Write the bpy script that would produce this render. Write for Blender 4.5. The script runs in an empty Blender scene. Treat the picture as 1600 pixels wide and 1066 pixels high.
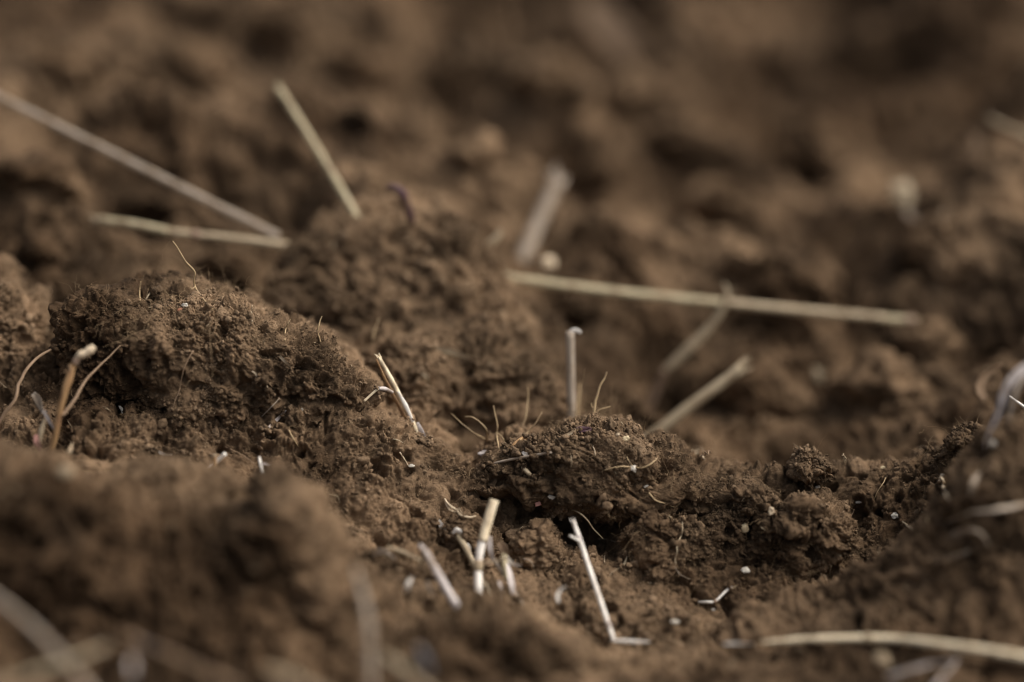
import bpy, bmesh, math, random, time
import numpy as np
from mathutils import Vector

# ------------------------------------------------------------------ camera, sky, sun, exposure
scene = bpy.context.scene
COL = scene.collection
LENS, SENSOR, FOCUS = 0.100, 0.036, 0.85
PITCH = math.radians(22)
cp, sp = math.cos(PITCH), math.sin(PITCH)
FWD = np.array([0.0, cp, -sp]); UP = np.array([0.0, sp, cp]); RIGHT = np.array([1.0, 0.0, 0.0])
CAM = -FOCUS * FWD
PXS = SENSOR / LENS / 1600.0

cam_data = bpy.data.cameras.new('camera')
cam_data.lens = 100; cam_data.sensor_width = 36; cam_data.sensor_fit = 'HORIZONTAL'
cam_data.clip_start = 0.01; cam_data.clip_end = 200
cam_data.dof.use_dof = True; cam_data.dof.focus_distance = FOCUS; cam_data.dof.aperture_fstop = 2.3
cam_data.dof.aperture_blades = 9
cam = bpy.data.objects.new('camera', cam_data); COL.objects.link(cam)
cam.location = CAM; cam.rotation_euler = (math.pi / 2 - PITCH, 0, 0)
scene.camera = cam

SUN_EL, SUN_AZ = 54, 88          # azimuth measured from +Y (away from camera) towards +X
world = bpy.data.worlds.new('World'); scene.world = world; world.use_nodes = True
nt = world.node_tree
bg = nt.nodes['Background']
sky = nt.nodes.new('ShaderNodeTexSky'); sky.sky_type = 'NISHITA'; sky.sun_disc = False
sky.sun_elevation = math.radians(SUN_EL); sky.sun_rotation = math.radians(SUN_AZ)
sky.dust_density = 8.0; sky.air_density = 1.0; sky.ozone_density = 0.4
hsv = nt.nodes.new('ShaderNodeHueSaturation'); hsv.inputs['Saturation'].default_value = .45     # milky overcast
nt.links.new(sky.outputs[0], hsv.inputs['Color']); nt.links.new(hsv.outputs[0], bg.inputs[0]); bg.inputs[1].default_value = 0.125

sun_data = bpy.data.lights.new('sun', 'SUN'); sun_data.energy = 2.0; sun_data.angle = math.radians(50)
sun_data.color = (1.0, 0.93, 0.83)
sun = bpy.data.objects.new('sun', sun_data); COL.objects.link(sun)
a, e = math.radians(SUN_AZ), math.radians(SUN_EL)
sdir = Vector((math.sin(a) * math.cos(e), math.cos(a) * math.cos(e), math.sin(e)))
sun.rotation_euler = sdir.to_track_quat('Z', 'Y').to_euler(); sun.location = sdir * 3

scene.view_settings.view_transform = 'Standard'; scene.view_settings.look = 'None'
scene.view_settings.gamma = 1.0; scene.view_settings.use_curve_mapping = False
scene.view_settings.exposure = 0.24
scene.render.engine = 'CYCLES'
scene.cycles.use_denoising = True; scene.cycles.filter_width = 1.15
scene.cycles.max_bounces = 6; scene.cycles.diffuse_bounces = 4

# ------------------------------------------------------------------ numeric helpers
T0 = time.time()
def log(*a_): print('[scene %.1fs]' % (time.time() - T0), *a_, flush=True)

def P(px, py, d):
    """a point of the place seen at photograph pixel (px, py), d metres along the viewing axis"""
    return CAM + FWD * d + RIGHT * ((px - 800) * PXS * d) + UP * ((533 - py) * PXS * d)

def _hash(ix, iy, iz, seed):
    h = (ix.astype(np.uint32) * np.uint32(374761393) + iy.astype(np.uint32) * np.uint32(668265263)
         + iz.astype(np.uint32) * np.uint32(2147483647) + np.uint32(seed * 144269 & 0xffffffff))
    h = (h ^ (h >> np.uint32(13))) * np.uint32(1274126177)
    h = (h ^ (h >> np.uint32(16))) * np.uint32(2246822519)
    return h ^ (h >> np.uint32(15))

_G = np.random.RandomState(5).normal(size=(256, 3)).astype(np.float32)
_G /= np.linalg.norm(_G, axis=1, keepdims=True)

def perlin(p, scale, seed=0):
    out = np.empty(len(p), np.float32)
    CH = 200000
    for s in range(0, len(p), CH):
        q = (p[s:s + CH] / scale).astype(np.float32)
        i = np.floor(q).astype(np.int32); f = q - i
        u = f * f * f * (f * (f * 6 - 15) + 10)
        acc = np.zeros(len(q), np.float32)
        for dx in (0, 1):
            wx = u[:, 0] if dx else 1 - u[:, 0]
            for dy in (0, 1):
                wy = u[:, 1] if dy else 1 - u[:, 1]
                for dz in (0, 1):
                    wz = u[:, 2] if dz else 1 - u[:, 2]
                    g = _G[_hash(i[:, 0] + dx, i[:, 1] + dy, i[:, 2] + dz, seed) & np.uint32(255)]
                    dot = g[:, 0] * (f[:, 0] - dx) + g[:, 1] * (f[:, 1] - dy) + g[:, 2] * (f[:, 2] - dz)
                    acc += wx * wy * wz * dot
        out[s:s + CH] = acc
    return out * 1.5

def fbm(p, scale, octs, seed=0, gain=0.5):
    o = np.zeros(len(p), np.float32); amp = 1.0
    for k in range(octs):
        o += amp * perlin(p, scale / 2 ** k, seed + k); amp *= gain
    return o

def billow(p, scale, seed=0):        # rounded lumps parted by sharp creases, 0..1
    return np.clip(np.abs(perlin(p, scale, seed)) * 2.2, 0, 1.3)

def vnormals(v, tri):
    a_, b_, c_ = v[tri[:, 0]], v[tri[:, 1]], v[tri[:, 2]]
    fn = np.cross(b_ - a_, c_ - a_)
    n = np.zeros_like(v)
    for k in range(3):
        for ax in range(3):
            n[:, ax] += np.bincount(tri[:, k], weights=fn[:, ax], minlength=len(v))
    return n / np.maximum(np.linalg.norm(n, axis=1, keepdims=True), 1e-20)

def mesh_np(name, v, faces, mat=None, smooth=True, attr=None):
    me = bpy.data.meshes.new(name)
    n, k = faces.shape
    me.vertices.add(len(v)); me.vertices.foreach_set('co', v.astype(np.float32).ravel())
    me.loops.add(n * k); me.loops.foreach_set('vertex_index', faces.astype(np.int32).ravel())
    me.polygons.add(n); me.polygons.foreach_set('loop_start', np.arange(0, n * k, k, dtype=np.int32))
    me.polygons.foreach_set('use_smooth', np.full(n, smooth))
    me.update(calc_edges=True)
    if attr is not None:
        for nm, val in attr.items():
            at = me.attributes.new(nm, 'FLOAT', 'POINT'); at.data.foreach_set('value', val.astype(np.float32))
    if mat: me.materials.append(mat)
    return me

def tag(o, label=None, cat=None, group=None, kind=None):
    if label: o['label'] = label
    if cat: o['category'] = cat
    if group: o['group'] = group
    if kind: o['kind'] = kind
    return o

def link(name, me, parent=None):
    o = bpy.data.objects.new(name, me); COL.objects.link(o)
    if parent: o.parent = parent
    return o

# ------------------------------------------------------------------ materials
def soil_material(name, dark, light, bump=1.0):
    m = bpy.data.materials.new(name); m.use_nodes = True
    t = m.node_tree; N = t.nodes; L = t.links
    b = N['Principled BSDF']; b.inputs['Roughness'].default_value = 0.95
    b.inputs['Specular IOR Level'].default_value = 0.12
    geo = N.new('ShaderNodeNewGeometry')
    def noise(sc, det, rough=0.6):
        n = N.new('ShaderNodeTexNoise'); n.inputs['Scale'].default_value = sc
        n.inputs['Detail'].default_value = det; n.inputs['Roughness'].default_value = rough
        L.new(geo.outputs['Position'], n.inputs['Vector']); return n
    tone_attr = N.new('ShaderNodeAttribute'); tone_attr.attribute_name = 'damp_shade'
    n1, n2, n3 = noise(28, 4), noise(260, 5, .7), noise(1500, 3, .7)
    mx = N.new('ShaderNodeMath'); mx.operation = 'MULTIPLY_ADD'; mx.inputs[1].default_value = .55
    L.new(n1.outputs[0], mx.inputs[0])
    m2 = N.new('ShaderNodeMath'); m2.operation = 'MULTIPLY'; m2.inputs[1].default_value = .45
    L.new(n2.outputs[0], m2.inputs[0]); L.new(m2.outputs[0], mx.inputs[2])
    cr = N.new('ShaderNodeValToRGB'); e0, e1 = cr.color_ramp.elements
    e0.position = .40; e0.color = (*dark, 1); e1.position = .60; e1.color = (*light, 1)
    L.new(mx.outputs[0], cr.inputs[0])
    # pale mineral and dark organic specks
    sp1 = N.new('ShaderNodeValToRGB'); sp1.color_ramp.elements[0].position = .62; sp1.color_ramp.elements[1].position = .74
    L.new(n3.outputs[0], sp1.inputs[0])
    mixa = N.new('ShaderNodeMixRGB'); mixa.inputs['Color2'].default_value = (.34, .245, .16, 1)
    mf = N.new('ShaderNodeMath'); mf.operation = 'MULTIPLY'; mf.inputs[1].default_value = .85
    L.new(sp1.outputs[0], mf.inputs[0]); L.new(mf.outputs[0], mixa.inputs[0]); L.new(cr.outputs[0], mixa.inputs[1])
    tone_mix = N.new('ShaderNodeMixRGB'); tone_mix.blend_type = 'MULTIPLY'; tone_mix.inputs['Color2'].default_value = (.36, .33, .30, 1)  # darkens random damp blotches and the painted shade alike
    L.new(tone_attr.outputs['Fac'], tone_mix.inputs[0]); L.new(mixa.outputs[0], tone_mix.inputs['Color1'])
    L.new(tone_mix.outputs[0], b.inputs['Base Color'])
    bp = N.new('ShaderNodeBump'); bp.inputs['Strength'].default_value = .9 * bump; bp.inputs['Distance'].default_value = .0008
    n4 = noise(1900, 4, .7); L.new(n4.outputs[0], bp.inputs['Height']); L.new(bp.outputs[0], b.inputs['Normal'])
    return m

SOIL = soil_material('dry_brown_soil', (.068, .0445, .026), (.262, .172, .102))
CRUMB = soil_material('soil_crumb', (.095, .064, .039), (.36, .247, .153))

def straw_material(name, c1, c2, c3=None, rough=.5, streak=1.0):
    m = bpy.data.materials.new(name); m.use_nodes = True
    t = m.node_tree; N = t.nodes; L = t.links
    b = N['Principled BSDF']; b.inputs['Roughness'].default_value = rough + .12
    b.inputs['Specular IOR Level'].default_value = .25
    uv = N.new('ShaderNodeTexCoord'); mp = N.new('ShaderNodeMapping'); mp.inputs['Scale'].default_value = (30, 2.5, 1)
    L.new(uv.outputs['UV'], mp.inputs[0])
    n = N.new('ShaderNodeTexNoise'); n.inputs['Scale'].default_value = 1.0; n.inputs['Detail'].default_value = 5
    L.new(mp.outputs[0], n.inputs[0])
    cr = N.new('ShaderNodeValToRGB'); cr.color_ramp.elements[0].position = .35; cr.color_ramp.elements[1].position = .65
    cr.color_ramp.elements[0].color = (*c1, 1); cr.color_ramp.elements[1].color = (*c2, 1)
    L.new(n.outputs[0], cr.inputs[0])
    n2 = N.new('ShaderNodeTexNoise'); n2.inputs['Scale'].default_value = 220; n2.inputs['Detail'].default_value = 3
    geo = N.new('ShaderNodeNewGeometry'); L.new(geo.outputs['Position'], n2.inputs[0])
    c2r = N.new('ShaderNodeValToRGB'); c2r.color_ramp.elements[0].position = .50; c2r.color_ramp.elements[1].position = .66
    L.new(n2.outputs[0], c2r.inputs[0])
    mix = N.new('ShaderNodeMixRGB'); mix.inputs['Color2'].default_value = (*(c3 or (.20, .135, .08)), 1)
    mf = N.new('ShaderNodeMath'); mf.operation = 'MULTIPLY'; mf.inputs[1].default_value = .6 * streak
    L.new(c2r.outputs[0], mf.inputs[0]); L.new(mf.outputs[0], mix.inputs[0]); L.new(cr.outputs[0], mix.inputs[1])
    L.new(mix.outputs[0], b.inputs['Base Color'])
    bp = N.new('ShaderNodeBump'); bp.inputs['Strength'].default_value = .5; bp.inputs['Distance'].default_value = .0002
    L.new(n.outputs[0], bp.inputs['Height']); L.new(bp.outputs[0], b.inputs['Normal'])
    return m

M = {
    'cream':  straw_material('cream_straw', (.74, .59, .38), (.88, .77, .57)),
    'white':  straw_material('bleached_straw', (.76, .70, .62), (.90, .86, .79), (.45, .36, .30)),
    'yellow': straw_material('yellow_straw', (.36, .30, .18), (.49, .42, .28)),
    'tan':    straw_material('tan_straw', (.33, .26, .165), (.47, .38, .26)),
    'grey':   straw_material('grey_straw', (.27, .215, .165), (.40, .335, .265)),
    'violet': straw_material('violet_grey_straw', (.42, .37, .35), (.62, .56, .53)),
    'node':   straw_material('dark_node', (.20, .13, .09), (.34, .24, .17)),
    'root':   straw_material('ochre_root', (.36, .25, .13), (.52, .39, .23)),
    'proot':  straw_material('pale_root', (.55, .42, .27), (.72, .60, .44)),
    'broot':  straw_material('brown_root', (.20, .13, .08), (.32, .22, .14)),
    'sprout': straw_material('orange_sprout', (.27, .15, .07), (.46, .29, .14), (.16, .08, .05)),
    'pink':   straw_material('pink_husk', (.34, .15, .12), (.48, .26, .22)),
    'purple': straw_material('purple_husk', (.05, .025, .035), (.10, .05, .06)),
    'chip':   straw_material('white_chip', (.48, .44, .37), (.70, .66, .58)),
    'seed':   straw_material('beige_seed', (.50, .40, .24), (.66, .55, .36)),
    'fibre':  straw_material('soil_fibre', (.15, .10, .055), (.32, .22, .12)),
    'orange': straw_material('orange_chip', (.52, .22, .12), (.60, .30, .18)),
}

# ------------------------------------------------------------------ ground: one sheet of tilled soil
# sample points (photo pixel, distance along the view axis) of the broad relief
GP = [
 # left mass: crest and face, then the hollow in front of it
 (-150,520,.87),(60,560,.868),(140,540,.87),(240,520,.868),(350,530,.866),(440,560,.862),(540,600,.858),(600,650,.853),(650,705,.851),(690,750,.85),
 (150,690,.83),(300,620,.852),(300,690,.840),(450,640,.850),(450,740,.842),(600,740,.845),(600,830,.834),(690,830,.838),(150,620,.852),(20,620,.86),(20,700,.835),(-150,700,.83),
 # hollow between left mass and the foreground clods
 (60,775,.826),(200,770,.824),(330,775,.829),(430,820,.825),(520,880,.81),(620,920,.808),(700,950,.803),
 # central rear mound
 (440,440,.95),(500,400,.945),(600,350,.95),(700,400,.945),(760,450,.94),(800,500,.93),(850,580,.908),(870,630,.89),
 (560,520,.905),(640,500,.908),(600,580,.882),(720,560,.888),(690,600,.880),(790,600,.885),(620,430,.925),(700,480,.912),(700,630,.872),(780,640,.876),(640,660,.862),(700,690,.860),
 # middle ridge: crest then front
 (800,690,.868),(900,655,.874),(1000,690,.868),(1100,725,.862),(1180,745,.859),(1250,735,.857),(1350,728,.856),(1450,712,.853),(1510,690,.848),(1600,655,.845),(1750,640,.845),
 (850,740,.885),(1000,740,.875),(1100,770,.856),(1200,790,.853),(1300,800,.855),(1400,780,.850),(1470,760,.846),
 (720,800,.89),(720,760,.89),(800,800,.895),(900,800,.892),(780,830,.885),(880,835,.880),(960,835,.872),(1020,840,.852),(1100,850,.846),(1200,870,.845),(1300,880,.845),(1380,860,.845),
 (780,875,.845),(860,880,.842),(960,910,.834),(1060,930,.833),(1150,930,.836),(1250,925,.835),(850,930,.828),(960,960,.822),(1060,980,.820),
 (820,975,.808),(930,1003,.816),(1100,1005,.818),
 # foreground left mass
 (-150,750,0.773),(0,745,0.775),(100,752,0.777),(200,750,0.790),(300,755,0.793),(400,790,0.785),(470,835,0.783),(530,890,0.783),(560,940,0.785),(640,985,0.789),(720,1000,0.789),(800,1000,0.789),(880,1010,0.793),(960,1022,.797),
 (0,900,0.759),(200,900,0.759),(350,900,0.764),(480,960,0.766),(0,1066,0.744),(300,1066,0.744),(600,1066,0.759),(800,1066,0.766),(1000,1066,0.780),
 # foreground right ridge
 (1150,985,.812),(1250,940,.815),(1330,905,.815),(1400,860,.815),(1460,815,.812),(1510,770,.808),(1560,710,.808),(1620,680,.805),(1750,660,.80),
 (1300,1000,.795),(1450,950,.79),(1550,870,.79),(1650,850,.785),(1200,1066,.77),(1450,1066,.765),(1600,1066,.76),(1750,1000,.77),
 # hidden trough behind the middle ridge, then the field rising behind
 (950,740,.905),(1080,770,.90),(1200,790,.895),(1320,775,.895),(1440,755,.89),(1560,720,.885),(1700,700,.885),
 (930,620,.925),(1050,680,.93),(1200,700,.93),(1350,690,.925),(1480,650,.91),(1600,600,.905),(1750,560,.90),
 (900,520,.97),(1050,560,.965),(1030,590,.965),(1200,580,.96),(1350,580,.955),(1500,560,.945),(1600,470,.96),(1750,450,.96),
 (850,430,1.0),(1000,450,1.0),(1150,460,.995),(1300,470,.99),(1450,440,.99),(1580,360,1.0),(1750,360,1.0),
 (700,300,1.02),(850,320,1.05),(1000,350,1.05),(1200,350,1.05),(1400,330,1.05),(1550,250,1.06),(1750,250,1.06),
 (600,250,1.04),(800,200,1.10),(1000,200,1.12),(1200,200,1.12),(1400,200,1.12),(1600,150,1.12),(1800,150,1.12),
 (500,100,1.14),(800,60,1.20),(1100,60,1.21),(1400,60,1.21),(1750,60,1.21),(800,-120,1.33),(200,-120,1.33),(1400,-120,1.33),
 (200,100,1.14),(0,60,1.16),(-200,60,1.18),(0,180,1.06),(200,200,1.06),(400,200,1.05),(-200,220,1.06),
 (0,300,1.0),(150,300,1.0),(300,300,1.0),(450,330,1.0),(-200,320,1.0),(0,400,.95),(150,410,.95),(300,420,.95),(-200,420,.95),(380,450,.945),
 (50,540,.905),(180,530,.905),(300,520,.905),(420,530,.905),(-200,520,.905),(500,560,.90),(570,620,.885),(640,690,.872),
]
gp = np.array([P(*g) for g in GP])
extra = []
for xx in (-.6, -.2, .2, .6):
    extra += [(xx, .75, .06), (xx, 1.3, .07), (xx, 3.5, .07), (xx * .8, -.25, .0), (xx, -.6, -.01), (xx, -1.2, 0.), (xx, -3, 0.)]
for yy in (-.15, .05, .3):
    extra += [(-.55, yy, .02 + yy * .1), (.55, yy, .02 + yy * .1), (-1.5, yy, .03), (1.5, yy, .03)]
gp = np.vstack([gp, np.array(extra)])
def mq(d2): return np.sqrt(d2 + .008 ** 2)
D2 = ((gp[:, None, :2] - gp[None, :, :2]) ** 2).sum(-1)
Kmat = mq(D2) - np.eye(len(gp)) * .0015     # the small ridge smooths conflicting neighbours
wts = np.linalg.solve(Kmat, gp[:, 2] - .02)

def base_height(x, y):
    out = np.empty(len(x), np.float32); CH = 60000
    for s in range(0, len(x), CH):
        d2 = (x[s:s + CH, None] - gp[None, :, 0]) ** 2 + (y[s:s + CH, None] - gp[None, :, 1]) ** 2
        out[s:s + CH] = mq(d2) @ wts + .02
    return out

def axis_steps(pts):
    """rows whose spacing is interpolated between (position, step) pairs"""
    ys = [pts[0][0]]
    pos = [p[0] for p in pts]; st = [math.log(p[1]) for p in pts]
    while ys[-1] < pts[-1][0]:
        ys.append(ys[-1] + math.exp(np.interp(ys[-1], pos, st)))
    return np.array(ys)
rows = axis_steps([(-4, .4), (-.9, .05), (-.25, .004), (-.16, .0009), (-.09, .00045), (-.05, .0003), (.03, .0003), (.08, .0006), (.2, .0012), (.5, .002), (.8, .01), (1.5, .08), (5, .6), (30, 5)])
kc = axis_steps([(0, .00038), (.17, .00038), (.21, .0012), (.3, .006), (.6, .05), (2, .3), (8, 1.5), (30, 5)])
kc = np.concatenate([-kc[:0:-1], kc])
log('ground grid', len(rows), len(kc))

# shade (+) and light (-) painted into the soil colour: photo pixel, distance, radius in px
SHADE_LIGHT = [(200,820,.76,220,.4),(420,-60,1.28,170,.4),(820,-90,1.3,200,.3),(1200,-60,1.28,200,.4),(950,470,.98,100,.35),(1040,590,.95,90,.4),(480,470,.94,70,.4),(40,20,1.2,260,.55),(1250,120,1.17,230,.55),(1560,40,1.2,260,.6),(1560,200,1.1,160,.4),(1300,400,1.0,110,.35),(150,900,.735,260,.55),(420,1050,.72,200,.35),
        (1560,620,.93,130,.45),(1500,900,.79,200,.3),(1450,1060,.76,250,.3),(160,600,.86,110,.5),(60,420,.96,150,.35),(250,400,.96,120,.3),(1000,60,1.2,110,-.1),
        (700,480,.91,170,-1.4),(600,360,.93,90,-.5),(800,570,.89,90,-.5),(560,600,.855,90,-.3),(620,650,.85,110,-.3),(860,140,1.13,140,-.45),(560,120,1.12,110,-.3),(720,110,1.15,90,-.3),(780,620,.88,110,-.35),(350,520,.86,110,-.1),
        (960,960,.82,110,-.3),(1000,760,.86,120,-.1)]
def damp_shade_at(p):  # random damp blotches plus painted shade and light spots
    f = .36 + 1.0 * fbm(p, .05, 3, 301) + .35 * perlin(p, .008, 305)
    for px, py, d, r, a_ in SHADE_LIGHT:
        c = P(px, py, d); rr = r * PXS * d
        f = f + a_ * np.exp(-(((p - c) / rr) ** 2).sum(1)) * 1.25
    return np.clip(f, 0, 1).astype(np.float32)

def lumps(p, n, near, far, seed=0, amp=1.0, ctr=None):
    """clods and crumbs: displacement in metres for world points p. near: fine detail mask, far: coarse detail mask"""
    w = np.stack([perlin(p, .016, 70 + seed), perlin(p, .016, 71 + seed), perlin(p, .016, 72 + seed)], 1) * .003
    q = p + w
    d = (billow(q, .024, 11 + seed) - .45) * (.0045 if near is None else .0045 - .0022 * near)
    d += (billow(q, .011, 12 + seed) - .45) * (.0030 if near is None else .0030 - .0008 * near)
    crack = perlin(q, .019, 20 + seed); d -= np.exp(-(crack / .022) ** 2) * .0016 * np.clip(.3 + 2 * perlin(q, .025, 23 + seed), 0, 1)
    if near is not None:
        w2 = np.stack([perlin(q, .0022, 80 + seed), perlin(q, .0022, 81 + seed), perlin(q, .0022, 82 + seed)], 1) * .0006
        r = q + w2
        f = (billow(r, .0055, 13 + seed) - .45) * .0015
        f += (billow(r, .0029, 14 + seed) - .45) * .0012
        f += (billow(r, .0016, 15 + seed) - .45) * .00085
        f += (billow(r, .0009, 16 + seed) - .45) * .00055
        patch = perlin(q, .012, 19 + seed)
        f *= .38 + .80 * np.clip(.5 + 2.6 * perlin(q, .017, 61 + seed) + .5 * patch, 0, 1)
        hole = perlin(r, .0052, 17 + seed); f -= np.clip(hole - .26 + np.clip(-patch, 0, .2) * .3, 0, .25) * .016
        d += f * near
    else:
        d += (billow(q, .0055, 13 + seed) - .45) * .0018
    return d * amp

# hollows and humps of the field (photo pixel, radius in pixels, height in mm)
RELIEF = [(r_[0], r_[1], r_[2], r_[3] * .65) for r_ in [(60,50,110,-32),(230,10,80,-25),(400,90,50,-16),(1130,110,60,-30),(1260,130,70,-34),(1400,60,70,-24),(1540,120,80,-34),(1060,270,50,-22),
          (1290,385,75,-30),(1330,330,40,-14),(1550,560,70,-22),(1030,580,48,-24),(1180,150,70,-20),(1450,210,60,-20),(1560,300,50,-14),
          (470,460,60,-22),(240,290,60,-20),(120,320,60,-18),(380,300,45,-14),(30,220,50,-16),(1380,540,60,-14),(1200,690,60,-10),(1330,470,60,-16),
          (730,165,45,-16),(590,230,45,-14),(900,380,45,-20),(1000,400,60,-14),(60,420,80,-14),(190,460,60,-20),(1450,480,60,-16),
          (880,520,50,-20),(850,400,45,-14),(60,880,60,-14),(300,960,60,-16),(180,1000,60,-14)]]
def build_ground():
    X = np.empty((len(rows), len(kc)), np.float64)
    Y = np.repeat(rows[:, None], len(kc), 1)
    dist = np.clip(rows + (-CAM[1]), .55, 1.5)
    X = kc[None, :] * (dist[:, None] / (-CAM[1])) * 1.0
    x, y = X.ravel(), Y.ravel()
    z = base_height(x, y)
    p = np.stack([x, y, z], 1)
    far = np.clip((y - .05) / .08, 0, 1)            # bigger clods in the field behind
    fade = np.clip((2.5 - np.abs(y)) / 1.5, 0, 1)
    flat = np.stack([x, y, z * .5], 1)
    al = flat[:, 0] * .80 - flat[:, 1] * .60; ac = flat[:, 0] * .60 + flat[:, 1] * .80
    sk = np.stack([al * .50, ac * .9, flat[:, 2]], 1)
    sk = sk + np.stack([perlin(flat, .05, 35), perlin(flat, .05, 36), perlin(flat, .05, 37)], 1) * .012
    big = (.5 - billow(sk, .105, 31)) * .034 + (.5 - billow(sk, .046, 32)) * .014 + (billow(sk, .017, 38) - .4) * .006 + perlin(sk, .009, 34) * .004
    z = z + big * far * fade
    dist_at = lambda py: float(np.interp(py, [0, 200, 350, 450, 600, 690, 740, 900, 1066], [1.21, 1.1, 1.03, .99, .945, .925, .76, .74, .715]))
    for px, py, r, h in RELIEF:
        c = P(px, py, dist_at(py)); rr = r * PXS * dist_at(py)
        z = z + h * .001 * np.exp(-(((x - c[0]) / rr) ** 2 + ((y - c[1]) / (rr * 1.3)) ** 2) ** 1.4)
    z = z + perlin(flat, .03, 33) * .003 * (1 - far)
    p[:, 2] = z
    nr, nc = len(rows), len(kc)
    i = np.arange(nr * nc).reshape(nr, nc)
    quads = np.stack([i[:-1, :-1].ravel(), i[:-1, 1:].ravel(), i[1:, 1:].ravel(), i[1:, :-1].ravel()], 1)
    tri = np.vstack([quads[:, :3], quads[:, [0, 2, 3]]])
    n = vnormals(p, tri)
    near = np.clip(1 - (y - .10) / .1, .4 * (y < .6), 1) * np.clip((y + .30) / .1, 0, 1)
    d = lumps(p, n, near.astype(np.float32), None)
    p = p + n * (d * fade)[:, None]
    me = mesh_np('ground', p, quads, SOIL, attr={'damp_shade': damp_shade_at(p)})
    o = link('ground', me); tag(o, kind='structure')
    n = vnormals(p, tri)
    return o, p, n
ground, gv, gn = build_ground()
log('ground built', len(gv))

# ------------------------------------------------------------------ clods
_ico = {}
def ico(s):
    if s not in _ico:
        bm = bmesh.new(); bmesh.ops.create_icosphere(bm, subdivisions=s, radius=1.0)
        me = bpy.data.meshes.new('t'); bm.to_mesh(me); bm.free()
        v = np.empty(len(me.vertices) * 3, np.float32); me.vertices.foreach_get('co', v)
        f = np.empty(len(me.polygons) * 3, np.int32); me.polygons.foreach_get('vertices', f)
        _ico[s] = (v.reshape(-1, 3), f.reshape(-1, 3)); bpy.data.meshes.remove(me)
    return _ico[s]
clod_surfaces = []
def clod(outline, d, tf, tb, sub, label, seed, near=1.0, group='lumps of tilled soil', amp=1.0, tilt=0.0, square=.30, shape=1.0, cat='clod of soil'):
    """a closed lump of soil with real depth: outline of its broad side, tf / tb how far it bulges to the front / back"""
    o2 = np.array(outline, float); c = o2.mean(0)
    ang = np.arctan2(-(o2[:, 1] - c[1]), o2[:, 0] - c[0]); rad = np.hypot(*(o2 - c).T) * PXS * d
    k = np.argsort(ang); ang, rad = ang[k], rad[k]
    ang = np.concatenate([ang - 2 * np.pi, ang, ang + 2 * np.pi]); rad = np.tile(rad, 3)
    v, f = ico(sub); v = v.astype(np.float64)
    phi = np.arctan2(v[:, 2], v[:, 0]); r = np.hypot(v[:, 0], v[:, 2])
    R = np.interp(phi, ang, rad)
    r2 = r ** .9
    X_ = R * r2 * np.cos(phi); Z_ = R * r2 * np.sin(phi)
    yv = np.sign(v[:, 1]) * np.abs(v[:, 1]) ** (2 * square)
    D_ = np.where(v[:, 1] < 0, yv * tf, yv * tb)
    centre = P(c[0], c[1], d)
    fw = np.array([0, math.cos(PITCH * .6 + tilt), -math.sin(PITCH * .6 + tilt)]); up = np.array([0, math.sin(PITCH * .6 + tilt), math.cos(PITCH * .6 + tilt)])
    p = centre + X_[:, None] * RIGHT + Z_[:, None] * up + D_[:, None] * fw
    n = vnormals(p, f)
    size = rad.mean()
    dd = perlin(p, size * .9, 40 + seed) * size * .10 + perlin(p, size * .45, 41 + seed) * size * .06
    p = p + n * (dd * shape)[:, None]; n = vnormals(p, f)
    nearm = None if near == 0 else np.full(len(p), near, np.float32)
    p = p + n * lumps(p, n, nearm, None, seed, amp)[:, None]
    n = vnormals(p, f)
    me = mesh_np('soil_clod', p - centre, f, SOIL, attr={'damp_shade': damp_shade_at(p)})
    o = link('soil_clod', me); o.location = centre
    tag(o, label, cat, group)
    clod_surfaces.append((p, n, near))
    return o

clod([(104,505),(125,476),(230,462),(350,464),(450,508),(540,570),(585,612),(560,640),(480,660),(390,668),(300,655),(180,640),(110,600)], .862, .020, .03, 8,
     'large sharp domed clod with cracked dark face, behind the orange sprout', 3)
clod([(708,752),(740,715),(850,688),(1000,705),(1110,735),(1185,765),(1165,795),(1080,805),(1000,788),(930,778),(850,780),(760,770)], .862, .020, .02, 8,
     'wide overhanging ledge of soil above the long dark cavity', 5)
clod([(1185,860),(1198,805),(1250,785),(1300,800),(1335,850),(1328,885),(1270,905),(1195,915)], .846, .008, .02, 7,
     'rough squarish clod between the two dark crevices right of the cream pebble', 6, amp=1.0, shape=2.4)
clod([(975,840),(1010,812),(1080,810),(1112,850),(1110,890),(1050,905),(985,885)], .845, .006, .015, 7,
     'lumpy brown clod at the right end of the dark cavity', 7, amp=.95, shape=2.4)
clod([(1110,790),(1175,765),(1225,790),(1190,850),(1150,885),(1095,870)], .850, .008, .02, 7,
     'crumbly clod carrying the cream oval pebble', 8, amp=.95, shape=2.2)
clod([(803,862),(815,832),(840,815),(865,838),(885,872),(840,884)], .845, .007, .008, 6,
     'small pointed clod standing on the floor of the dark cavity', 9, amp=.6, shape=2.0)
clod([(698,835),(718,800),(745,808),(752,860),(715,872)], .843, .007, .008, 6,
     'small clod just left of the tall cream straw', 10, amp=.5)
clod([(1232,738),(1243,712),(1262,700),(1288,716),(1302,738),(1268,750)], .856, .006, .008, 6,
     'little knob of soil standing up on the crest of the right ridge', 11)
clod([(1480,715),(1492,678),(1520,668),(1545,690),(1540,730),(1505,735)], .849, .008, .01, 7,
     'dark crumbly clod on the ridge below the grey shredded leaf', 12)
clod([(300,480),(312,464),(345,458),(356,468),(350,485),(320,488)], .86, .004, .005, 6,
     'tiny ragged clod on top of the large domed clod beside the thin root', 13)
clod([(-70,640),(-60,430),(0,425),(40,462),(62,460),(76,530),(60,585),(0,640)], .888, .02, .03, 7,
     'slightly blurred clod at the left edge level with the domed clod', 14)
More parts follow.
